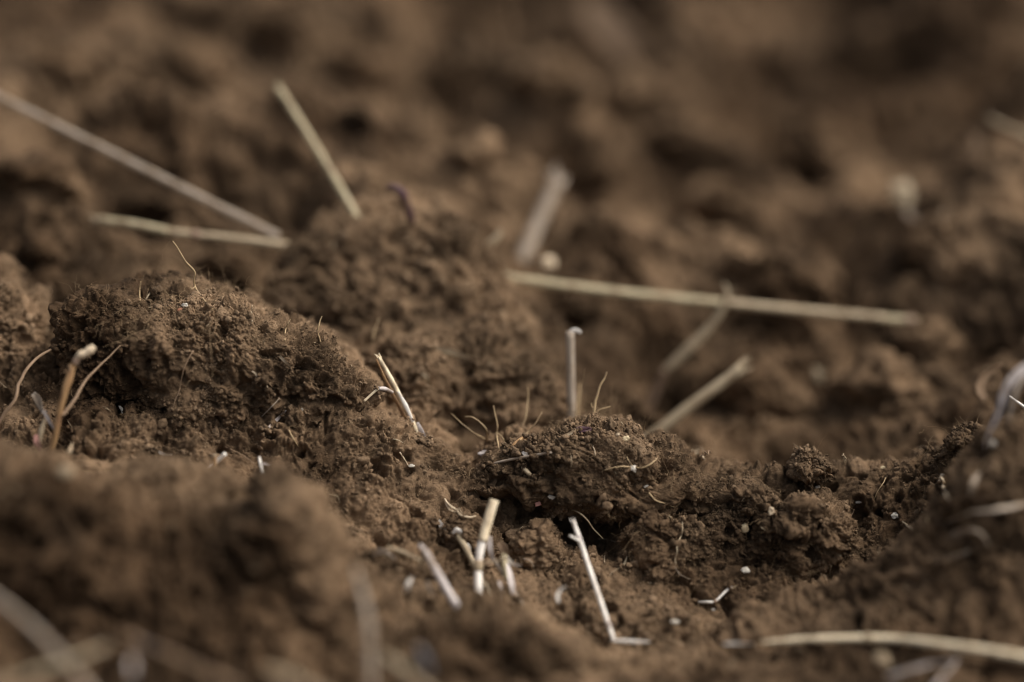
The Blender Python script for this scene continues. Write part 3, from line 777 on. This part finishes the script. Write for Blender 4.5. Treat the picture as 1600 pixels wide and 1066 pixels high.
# orange sprout
t = bpy.data.objects.new('sprout', None); COL.objects.link(t); so = spot(72,716,.826); t.location = so; t.empty_display_size = .005
tag(t, 'thick orange brown sprout with a knobbly pale tip standing at the left', 'sprout')
tube_thing('stem', None, None, [(72,718,.828),(82,696,.826),(89,668,.824),(94,640,.823),(102,610,.822),(108,592,.822),(113,574,.822),(121,561,.822)], [9,11,10,9,11,13,11,8], 'sprout', parent=t, origin=so, jitter=.003, sink='a')
tube_thing('bud', None, None, [(119,562,.822),(126,555,.821),(134,552,.821),(141,547,.821),(147,541,.821)], [9,13,13,14,9], 'proot', parent=t, origin=so)
tube_thing('node', None, None, [(117,569,.8215),(119,564,.8215),(123,559,.8215)], [10,12,10], 'node', parent=t, origin=so)
tube_thing('side_shoot', None, None, [(97,650,.823),(115,627,.826),(128,604,.83),(145,582,.834),(170,558,.838),(188,540,.84)], [5,4.5,4,3.5,2.4,1.5], 'broot', parent=t, origin=so, jitter=.006)
tube_thing('side_shoot', None, None, [(112,590,.822),(110,578,.821),(107,570,.821)], [4,3,2], 'broot', parent=t, origin=so)
root_thing('long curved brown root sweeping from the left edge up to the domed clod', [(-10,680,.84),(5,650,.84),(24,622,.84),(30,600,.842),(42,578,.844),(62,556,.848),(82,546,.852),(100,540,.856)], [4,5,5.5,5,4,3], 'broot', jitter=.006)
leaf_thing('pink husk at the foot of the orange sprout', [(56,680,.826),(58,690,.825),(62,700,.825),(62,708,.826)], [5,11,11,4], 'pink', 'husks lying on the soil', name='husk', cat='husk')
tube_thing('leaf_stalk', 'leaf stalk', 'withered brown stalk just left of the orange sprout', [(61,695,.827),(64,675,.827),(70,655,.827)], [5,9,5], 'tan', 'dry leaf shreds on the soil')
leaf_thing('dull papery scrap left of the orange sprout, behind the withered stalk', [(52,615,.836),(62,628,.834),(68,645,.832)], [8,16,8], 'grey')
leaf_thing('bluish white forked shred crossing behind the foot of the sprout', [(68,642,.828),(76,655,.826),(85,672,.825)], [5,6,3], 'violet')
root_thing('thin white looping hair root under the pink husk', [(52,728,.80),(50,716,.80),(54,708,.80),(59,716,.80),(60,728,.80)], 2.0, 'grey')
leaf_thing('small pale shred between the orange sprout and the foreground clod', [(100,715,.822),(108,706,.82),(113,692,.822)], [4,8,3], 'tan')
# below the dome
t = bpy.data.objects.new('hollow_stub', None); COL.objects.link(t); so = spot(336,748,.826); t.location = so; t.empty_display_size = .005
tag(t, 'short upright brown stub with a hollow cream rim, in front of the dome', 'straw stub', 'broken straws in the soil')
tube_thing('stalk', None, None, [(336,754,.827),(335,732,.826),(335,712,.825)], [7,7,8], 'sprout', parent=t, origin=so, sink='a')
tube_thing('rim', None, None, [(335,713.5,.825),(335,710,.825)], [8,9.6], 'proot', parent=t, origin=so, hollow=True, sides=14)
straw_thing('small white splinter leaning behind the hollow brown stub', [(308,748,.828),(325,732,.828),(340,720,.828),(352,709,.827)], [6,7,6,6], 'white', hollow=False)
straw_thing('little white upright splinter right of the hollow brown stub', [(411,750,.828),(408,731,.829),(405,714,.83)], [6,5,4], 'white', hollow=False, extra=[('side_shoot', 'violet', [(408,724,.829),(422,727,.83),(437,731,.831)], [3,4,3], dict())])
root_thing('fine grey thread curling down from the little white splinter', [(437,731,.830),(434,740,.828),(430,752,.827)], 1.8, 'grey')
root_thing('fine brown thread lying left of the little white splinter', [(352,698,'s'),(368,706,'s-1'),(385,715,'s-1'),(402,730,'s-1')], 2.0, 'broot')

# --- gap between the slope and the ledge
straw_thing('two toned straw, bright on one side, leaning over the gap in the middle', [(655,682,.862),(635,640,.861),(614,598,.859),(592,558,.857)], [7,8,8,6], 'cream', node_at=None, hollow=True,
            extra=[('shade_side', 'sprout', [(648,684,.8625),(627,642,.862),(606,602,.8605),(588,562,.8585)], [6,6,5,3], dict()),  # brown strip paints the shadow on the straw's lower left side
                   ('torn_sheath', 'violet', [(652,660,.861),(657,672,.8605),(663,684,.860),(668,690,.860)], [4,9,12,3], dict(flat=.15, twist=1.2)),
                   ('torn_sheath', 'white', [(622,612,.8585),(634,634,.8585),(645,660,.860)], [3,7,5], dict(flat=.3))])
straw_thing('thin bent pale straw sticking out over the slope edge', [(569,627,'s-1'),(580,617,.852),(591,607,.852)], [4,4,4], 'cream', hollow=False, extra=[('stalk', 'violet', [(591,607,.852),(602,608,.854),(613,613,.857)], [6,7,5], dict())])
root_thing('white looping root hanging in the gap under the two toned straw', [(642,684,.860),(644,698,.858),(650,707,.857),(658,712,.857),(662,719,.857)], 3.0, 'proot')
root_thing('grey straight fibre beside the white looping root', [(632,682,.86),(642,694,.859),(652,706,.858)], 3.0, 'violet')
root_thing('fine pale root tip poking out at the edge of the slope', [(614,686,'s'),(622,688,'s-1.5'),(630,692,'s-2')], 1.8, 'tan')
chip_thing('small bright white grain at the edge of the dark gap', 642, 728, 10, 5, 'chip', .1, 's-.6', 'grain', 'grain')
root_thing('pale thread leading to the bright white grain', [(625,707,'s'),(631,716,'s-1'),(638,727,'s-1')], 2.4, 'proot')

# --- roots on the middle ridge
root_thing('tallest branched root standing on the crest of the middle ridge', [(920,685,'s'),(926,668,.862),(928,650,.861),(929,638,.861),(932,622,.861),(937,605,.861),(944,592,.861),(949,581,.861)], [3.4,3.8,4.2,3.6,3,2.4], jitter=.004,
           branches=[[(929,646,.861),(938,640,.861),(948,637,.861),(954,635,.861)], [(927,654,.862),(914,652,.862),(900,656,.864),(888,662,.866)], [(930,640,.861),(925,635,.861),(924,630,.861)]])
leaf_thing('forked white rootlet left of the tallest root on the ridge crest', [(860,698,'s'),(868,690,'s-1.5'),(878,684,'s-2'),(892,676,'s-2.5'),(898,674,'s-2')], [3,6,6,7,4], 'proot')
chip_thing('dark purple scrap between the forked rootlet and the tallest root', 911, 672, 28, 11, 'purple', .1, 's-2', 'husk', 'husk', 'husks lying on the soil', .6)
root_thing('curved fine root arching over the hollow right of the two toned straw', [(762,690,'s'),(760,672,.862),(750,660,.861),(738,652,.861),(726,651,.862)], 2.4, jitter=.005)
root_thing('straight fine root slanting into the arching root', [(758,686,'s'),(740,676,.862),(722,662,.862),(705,646,.864)], 2.2, 'root', jitter=.004)
root_thing('upright wavy root at the left end of the middle ridge', [(780,702,'s'),(776,680,.862),(777,665,.862),(773,645,.862),(771,634,.862)], 2.8, jitter=.006, branches=[[(776,676,.862),(784,682,.861),(790,694,.861)]])
root_thing('faint tall root behind the middle ridge, left of the upright stub', [(812,690,.868),(814,672,.868),(821,650,.869),(825,620,.870),(824,605,.870)], 2.8, 'root')
root_thing('slanting root leaning right across the middle ridge', [(812,688,'s-1'),(822,678,.862),(836,662,.862),(847,644,.863)], 2.6, 'root', jitter=.005)
leaf_thing('orange brown root scrap curving over a small hollow on the ridge', [(795,702,'s'),(808,690,'s-1.5'),(820,684,'s-2'),(830,688,'s-1')], [3,5,6,4], 'sprout')
chip_thing('pale violet chip at the left end of the ridge', 754, 708, 18, 8, 'violet', .2, 's-.5')
straw_thing('thin straight pale straw lying across the ridge below the roots', [(762,726,'s-1'),(800,718,'s-2'),(862,707,'s-1.5')], [3,4.5,4], 'grey', hollow=False, jitter=.001)
straw_thing('short stubby pale stick lying on the ledge below the thin straight straw', [(817,731,'s-1.2'),(824,738,'s-1.6'),(832,746,'s-1.2')], [7,7,6], 'tan')
leaf_thing('white papery bit touching the thin straight straw', [(816,706,'s-1.5'),(821,710,'s-2'),(830,708,'s-1.5')], [3,7,3], 'white')
root_thing('short white hair standing on the ridge right of the thin straight straw', [(892,732,'s'),(893,722,'s-2'),(892,712,'s-2')], 2.2, 'tan')
root_thing('tiny forked white root on the ridge under the purple scrap', [(930,712,'s'),(929,704,'s-1'),(926,697,'s-1')], 2.6, 'proot')
t = bpy.data.objects.new('germinated_seed', None); COL.objects.link(t); so = spot(990,732,'s-1'); t.location = so; t.empty_display_size = .005
tag(t, 'small white sprouting seed with three long curved hairs on the ridge', 'seed', 'seeds in the soil')
c_ = chip_thing('x', 990, 732, 9, 12, 'chip', .2, 's-1', 'kernel', 'seed', None, .9); c_.parent = t; c_.location = (0, 0, 0)
for k_ in ('label', 'category'): del c_[k_]
tube_thing('rootlet', None, None, [(988,730,'s-1.2'),(972,729,'s-2'),(958,731,'s-2'),(944,735,'s-1')], [3,2.4,2,1.5], 'root', parent=t, origin=so, jitter=.006)
tube_thing('rootlet', None, None, [(989,728,'s-1.2'),(983,721,'s-2'),(979,713,'s-2')], [2,1.8,1.2], 'root', parent=t, origin=so, jitter=.006)
tube_thing('rootlet', None, None, [(993,731,'s-1.2'),(1004,731,'s-2'),(1017,725,'s-2'),(1027,716,'s-2')], [3,2.6,2.2,1.5], 'root', parent=t, origin=so, jitter=.006)
chip_thing('beige grain on the crest right of the tallest root', 978, 686, 13, 9, 'seed', .3, 's-.5', 'grain', 'grain')
chip_thing('smaller tan grain left of the beige grain on the crest', 966, 679, 7, 6, 'proot', .1, 's-.5', 'grain', 'grain')
chip_thing('white sliver at the upper lip of the dark cavity', 862, 777, 14, 6, 'chip', -.35, 's-.5', 'sliver', 'sliver')
chip_thing('dull pink flake on the cavity lip left of the white sliver', 840, 788, 10, 8, 'pink', .3, 's-.5', 'flake', 'flake')
chip_thing('small white sliver on the ridge far right of the sprouting seed', 1009, 760, 8, 4, 'chip', .2, 's-.4', 'sliver', 'sliver')
root_thing('white looped root end on the crest right of the beige grain', [(1098,719,'s'),(1096,711,'s-2'),(1091,705,'s-2'),(1082,703,'s-1.5')], 3.4, 'proot')
root_thing('thin brown arc beside the white looped root end', [(1098,712,'s-1'),(1106,709,.852),(1113,713,'s-1')], 2, 'broot')
root_thing('fine root draped over the lip of the dark cavity above the slim straw', [(893,797,'s-2'),(905,802,.843),(918,814,.842),(928,828,.843),(942,842,.845)], 2.4, jitter=.006, mat='tan')
root_thing('pale root forked on the ledge left of the cream pebble', [(1014,770,'s'),(1024,782,'s-1'),(1036,786,'s-1.5'),(1052,792,'s-1')], 2.4, 'root')
root_thing('long wavy vertical root on the lumpy clod below the ledge', [(1066,815,'s-1'),(1066,830,'s-1.5'),(1064,838,'s-1.5'),(1058,850,'s-1.5'),(1058,862,'s-1.5'),(1055,872,'s-1'),(1056,882,'s-.5')], 2.4, 'tan', jitter=.006)
root_thing('short pale root tuft at the foot of the lumpy clod', [(972,887,'s'),(977,878,'s-1.5'),(980,869,'s-1.5')], [5,3.5,2], 'tan')
root_thing('tiny white root stub just left of the pale tuft', [(945,880,'s'),(944,874,'s-1'),(945,868,'s-1')], 2.4, 'proot')
root_thing('faint hair lying across the cavity floor below the draped root', [(935,842,'s-1'),(948,843,'s-1.5'),(962,847,'s-1')], 1.6, 'tan')
root_thing('curved hair arching over the squarish clod crevice', [(1078,905,'s'),(1062,897,'s-1.5'),(1054,885,'s-1.5')], 1.6, 'grey')

# --- right ridge
chip_thing('cream oval pebble sitting on the crumbly clod', 1163, 825, 16, 20, 'seed', .25, 's-4', 'pebble', 'pebble', None, .85, .08)
chip_thing('tiny rough beige pebble on top of the squarish clod', 1206, 800, 10, 14, 'proot', .1, 's-1.2', 'pebble', 'pebble', None, .7)
chip_thing('white chip at the mouth of the dark hole below the cream pebble', 1165, 891, 14, 9, 'chip', .25, 's-1')
chip_thing('pointed white chip right of the squarish clod', 1398, 806, 13, 10, 'chip', .1, 's-.6', flat=.8, rough=.5)
chip_thing('small bluish white chip on the ridge above the squarish clod', 1277, 762, 10, 5, 'chip', .35, 's-.5')
chip_thing('curved yellow husk lying near the ridge top at right', 1380, 731, 14, 5, 'seed', -.1, 's-.5', 'husk', 'husk', 'husks lying on the soil')
chip_thing('short white sliver right of the bluish white chip', 1340, 785, 13, 3.5, 'chip', .05, 's-.5', 'sliver', 'sliver')
leaf_thing('curved cream scrap on the crest at right, left of the upright scrap', [(1430,708,'s-.5'),(1438,703,'s-1.5'),(1450,704,'s-1')], [3,4,2], 'proot')
leaf_thing('small upright yellow scrap on the crest at right', [(1466,712,'s-.5'),(1466,706,'s-1.5'),(1463,702,'s-1')], [3,4.5,3], 'seed')
root_thing('white tap root with a kinked neck on the right end of the ridge', [(1483,781,'s'),(1478,771,'s-1'),(1474,761,'s-1'),(1473,750,'s-1'),(1466,752,'s-.7')], [2,3.5,4.5,4,2], 'proot')
chip_thing('dull grey chip above the white tap root', 1474, 743, 9, 5, 'grey', 0, 's-.6')
root_thing('short pale hair standing on the crest between the knob and the cream scrap', [(1322,722,'s'),(1319,714,.85),(1317,707,.85)], 2, 'tan')
root_thing('thin tan root bent in the hollow right of the pointed white chip', [(1447,806,'s'),(1449,815,'s-1'),(1446,824,'s-1'),(1448,832,'s')], 2.6, 'root')
root_thing('thin root lying along the edge of the blurred right slope', [(1410,815,'s'),(1422,825,'s-1'),(1437,835,'s-.6')], 2.4, 'tan')
root_thing('fine brown thread down the face between the yellow husk and white sliver', [(1385,745,'s'),(1378,758,'s-1'),(1371,768,'s-1'),(1366,780,'s')], 1.6, 'root')
root_thing('fine dark thread in the crevice beside the squarish clod', [(1335,796,'s-1'),(1330,806,'s-1.5'),(1322,815,'s-1')], 1.6, 'broot')
straw_thing('bent white straw in two pieces below the dark hole', [(1090,941,'s-1'),(1104,941,'s-1.5'),(1117,940,'s-1.5'),(1130,928,'s-2'),(1145,914,'s-2')], [4,4.5,4,4,4.5], 'white', node_at=.5, hollow=False, extra=[('side_shoot', 'tan', [(1128,930,'s-1.7'),(1140,922,'s-1.5'),(1151,915,'s-1')], [2,2,1.5], dict())])
chip_thing('bright white chip below the bent white straw, left', 1055, 972, 14, 7, 'chip', -.1, 's-.6')
chip_thing('white chip just under the bent white straw', 1116, 953, 11, 4, 'chip', 0, 's-.6')
root_thing('thin pale hair standing at the right edge of the squarish clod foot', [(1297,900,'s'),(1297,892,'s-2'),(1299,884,'s-2')], 2, 'tan')

# --- straws in front of the cavity
root_thing('twisted pair of yellow roots hanging in the dark gap left of the tall cream straw', [(695,780,'s-.5'),(702,790,0.8380),(712,796,0.8370),(720,805,0.8370),(731,808,0.8370),(743,807,0.8380)], [3.4,3.4,3.2,3,2.6], 'proot',
           branches=[[(695,782,'s-.8'),(701,795,0.8375),(712,800,0.8370),(717,795,0.8360),(722,803,0.8365)]])
leaf_thing('violet dead leaf hanging in the dark gap behind the twisted roots', [(714,765,0.8620),(716,778,0.8600),(718,792,0.8580),(723,806,0.8580)], [4,8,8,4], 'grey')
straw_thing('tallest cream straw, bent at a dark node, in front of the cavity', [(752,950,0.8180),(748,925,0.8190),(747,900,0.8200),(748,875,0.8210),(753,848,0.8220),(763,812,0.8230),(772,783,0.8240)], [12,13,13,12,13,14,14], 'white', node_at=.53, fray=False, jitter=0, sink='a', node_mat='tan',
            extra=[('upper_stalk', 'cream', [(754,846,0.8218),(763,812,0.8228),(772.3,782,0.8238)], [14.5,15,15], dict(hollow=True, rib=.03))])
straw_thing('slim white straw leaning left with a side spur, right of the tall cream straw', [(959,1000,.8125),(948,968,.816),(930,915,.821),(914,868,0.8260),(904,838,0.8265),(896,815,0.8270)], [6,8,8,8,8,6], 'white', node_at=[.16,.78], jitter=0, node_mat='violet',
            extra=[('side_shoot', 'white', [(906,846,0.8260),(899,842,0.8250),(890,837,0.8250)], [5,4,3], dict()),
                   ('side_shoot', 'tan', [(950,974,0.8230),(944,978,0.8220),(937,980,0.8220)], [6,9,8], dict()),
                   ('leaf_blade', 'white', [(955,1001,.8118),(975,1002,.811),(995,1003,.810),(1015,1003,.8095)], [4,7,6,2], dict(flat=.3))])
straw_thing('violet grey stalk leaning left, left of the tall cream straw', [(716,950,0.8020),(700,925,0.8040),(680,890,0.8050),(666,865,0.8060),(656,852,0.8070)], [14,14,13,11,6], 'violet', hollow=False, sink='a')
straw_thing('beige stalk with a white torn cap, between the violet stalk and the tall straw', [(762,925,0.8270),(742,885,0.8300),(727,856,0.8320),(715,836,0.8340)], [8,9,10,10], 'tan', extra=[('torn_end', 'white', [(708,834,0.8335),(714,829,0.8330),(722,832,0.8325)], [5,10,5], dict(flat=.5))])
leaf_thing('small bright leaf tip on the slope left of the beige stalk', [(684,812,'s-1'),(690,821,'s-2'),(697,829,'s-1')], [4,9,5], 'white')
leaf_thing('little white leaf tab behind the beige stalk', [(730,850,0.8340),(733,858,0.8330),(736,866,0.8320)], [4,9,5], 'white')
leaf_thing('pale upright blade immediately right of the tall cream straw', [(766,838,0.8280),(766,855,0.8275),(770,872,0.8270),(778,885,0.8270)], [6,9,7,4], 'violet')
straw_thing('long thin grey stem crossing down to the right behind the tall cream straw', [(762,858,0.8290),(775,880,0.8270),(792,905,0.8240),(810,935,0.8200),(835,965,0.8120)], [5,5.5,5.5,5,4], 'grey', hollow=False)
straw_thing('short yellow stalk right of the tall cream straw', [(792,905,0.8240),(789,890,0.8250),(787,874,0.8260)], [9,9,9], 'yellow')
leaf_thing('white sheath hugging the short yellow stalk', [(803,935,0.8200),(799,912,0.8205),(795,893,0.8220),(792,880,0.8240)], [5,10,9,3], 'violet')
leaf_thing('level pale thread between the tall straw and the short yellow stalk', [(756,879,0.8230),(775,876,0.8225),(795,872,0.8230)], [3,4,3], 'proot')
leaf_thing('bent pale blade end lying right of the short yellow stalk', [(789,868,0.8270),(798,878,0.8265),(806,882,0.8265),(815,883,0.8270)], [5,7,7,3], 'white')
leaf_thing('wrinkled brown sheath behind the short yellow stalk', [(780,848,0.8340),(788,858,0.8330),(796,872,0.8320)], [8,18,10], 'broot')
leaf_thing('narrow white blade at the foot of the tall cream straw, on its right', [(786,940,0.8150),(783,922,0.8160),(779,908,0.8170)], [4,8,4], 'violet')
root_thing('thin tan thread slanting right from the foot of the tall cream straw', [(758,910,0.8180),(765,925,0.8160),(774,940,0.8120)], 3, 'tan')
leaf_thing('curled white leaf arching out of the soil left of the violet stalk', [(581,866,'s-2'),(590,860,0.8120),(602,861,0.8110),(615,872,0.8110),(622,884,'s-1')], [6,12,10,7,3], 'white')
leaf_thing('fine pale shred trailing below the curled white leaf', [(596,868,'s-2'),(610,872,'s-3'),(622,886,'s-1')], [2,4,2], 'tan')
straw_thing('thin pale stem lying from the curled leaf to the violet stalk', [(606,855,0.8150),(630,863,0.8140),(658,877,0.8120)], [4,5,4], 'tan', hollow=False)
leaf_thing('short white leaf tab below the curled white leaf', [(636,928,'s-1'),(636,915,0.8020),(642,903,0.8020),(646,902,0.8020)], [7,11,8,4], 'white')
leaf_thing('thin grey arc between the white leaf tab and the violet stalk', [(668,908,0.8020),(672,922,0.8020),(681,934,0.8020)], [4,6,3], 'grey')
leaf_thing('pale curl on the blurred mound right of the tangle of stalks', [(873,942,0.8120),(871,930,0.8120),(877,920,0.8120),(884,916,0.8120)], [4,6,6,3], 'white')
root_thing('pale bent hair on the slope right of the bent blade end', [(818,873,'s-1'),(828,876,'s-2'),(834,886,'s-1')], 2.2, 'grey')

# --- blurred foreground
straw_thing('wide upright grey straw blurred in the foreground below the clod', [(580,1075,.722),(578,1010,.723),(574,960,.726),(556,890,.735)], [24,27,26,16], 'grey', hollow=False, sink='a')
straw_thing('blurred straw slanting down right at the bottom, right of the upright grey one', [(600,1025,.715),(630,1045,.712),(675,1085,.708)], [22,24,22], 'tan')
leaf_thing('faint blurred violet leaf at the bottom above the slanting straw', [(655,1010,.725),(668,1030,.722),(675,1055,.72)], [12,26,18], 'violet')
straw_thing('blurred pale straw at the bottom edge left of the upright grey straw', [(415,1045,.705),(450,1056,.702),(510,1085,.698)], [20,24,22], 'tan')
straw_thing('blurred grey straw running down from the left edge near the bottom', [(-30,915,.72),(40,970,.71),(90,1020,.705),(150,1090,.70)], [24,26,26,24], 'grey')
straw_thing('blurred yellowish straw rising from the bottom left corner', [(-20,1075,.70),(50,1052,.70),(110,1032,.702),(165,1010,.705)], [24,24,22,16], 'tan')
leaf_thing('blurred white blob of leaf standing at the bottom left', [(208,1062,.705),(206,1045,.704),(206,1028,.705)], [14,22,14], 'violet')
straw_thing('faint long brown straw along the bottom of the big foreground clod', [(190,990,.715),(270,1025,.708),(380,1075,.70)], [18,20,18], 'broot')
leaf_thing('pale blurred scrap crossing the faint long brown straw', [(215,1000,.712),(235,1008,.71),(250,1012,.71)], [8,20,8], 'violet')
chip_thing('whitish blurred pebble on the foreground clod under the sprout', 102, 738, 30, 20, 'tan', 0, 's-2', 'pebble', 'pebble', None, .8, .1)
straw_thing('long bent straw lying level along the bottom right', [(1680,1040,.758),(1600,1027,.762),(1480,1008,.772),(1400,999,.782),(1330,997,.785),(1250,1000,.788),(1195,1004,.79)], [15,15,13,12,11,10,6], 'cream', node_at=[.2,.62], jitter=.002, node_mat='tan')
leaf_thing('thin white sliver left of the end of the long level straw', [(1130,1006,.795),(1150,1005,.795),(1178,1006,.795)], [3,6,3], 'white')
leaf_thing('violet grey blade under the long level straw', [(1385,1058,.758),(1420,1046,.758),(1460,1036,.76),(1495,1030,.762)], [10,18,16,8], 'violet')
leaf_thing('second blade crossing upright from the violet grey blade to the long straw', [(1455,1078,.755),(1475,1055,.757),(1497,1028,.762)], [14,16,8], 'violet')
chip_thing('pale blurred flake right of the crossing blades', 1378, 1030, 22, 26, 'tan', .6, .765, 'flake', 'flake', flat=.3)
leaf_thing('grey shredded leaf hanging down from the right edge', [(1625,560,.79),(1590,585,.79),(1572,612,.79),(1562,645,.79),(1545,680,.792),(1538,700,.794)], [12,15,15,12,8,3], 'violet', twist=1.6)
leaf_thing('narrow second strip beside the grey shredded leaf', [(1620,570,.80),(1594,600,.80),(1582,635,.80),(1575,660,.80)], [6,8,7,3], 'grey')
straw_thing('thin sharp white stalk tip at the right edge beside the shredded leaf', [(1630,658,.845),(1603,638,.845),(1577,619,.845)], [6,5,3], 'white', hollow=False)
leaf_thing('bent tan blade in the blur left of the grey shredded leaf', [(1540,625,.89),(1530,605,.89),(1540,585,.89),(1565,568,.89)], [10,14,16,10], 'broot')
leaf_thing('pale ruffled chaff on the right foreground slope, upper piece', [(1480,815,'s-3'),(1520,800,'s-6'),(1560,795,'s-6'),(1620,785,'s-4')], [4,8,10,6], 'grey', twist=3)
leaf_thing('dull curl of leaf arching on the right foreground slope', [(1480,845,'s-2'),(1500,830,'s-5'),(1530,830,'s-5'),(1545,850,'s-1')], [8,14,14,8], 'grey', twist=1)
leaf_thing('pale ruffled chaff on the right foreground slope, lower piece', [(1455,880,'s-2'),(1480,872,'s-5'),(1515,860,'s-3')], [4,8,4], 'grey', twist=2)
chip_thing('small white chip on the blurred clod under the shredded leaf', 1551, 693, 13, 10, 'chip', 0, 's-2')
leaf_thing('faint upright leaf shred on the blurred right clod', [(1516,775,'s-2'),(1520,755,'s-4'),(1530,738,'s-2')], [5,10,5], 'grey')
rs_ = np.random.RandomState(77); k_ = 9
fv = np.repeat(np.array([f_[0] for f_ in FEET]), k_, 0) + rs_.normal(0, .0009, (len(FEET) * k_, 3)); fn_ = np.repeat(np.array([f_[1] for f_ in FEET]), k_, 0)
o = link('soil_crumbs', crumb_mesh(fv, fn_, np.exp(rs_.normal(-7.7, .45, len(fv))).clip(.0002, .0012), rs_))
tag(o, 'crumbs of soil heaped against the feet of the stalks', 'soil crumbs', kind='stuff')
log('done', len(FEET))
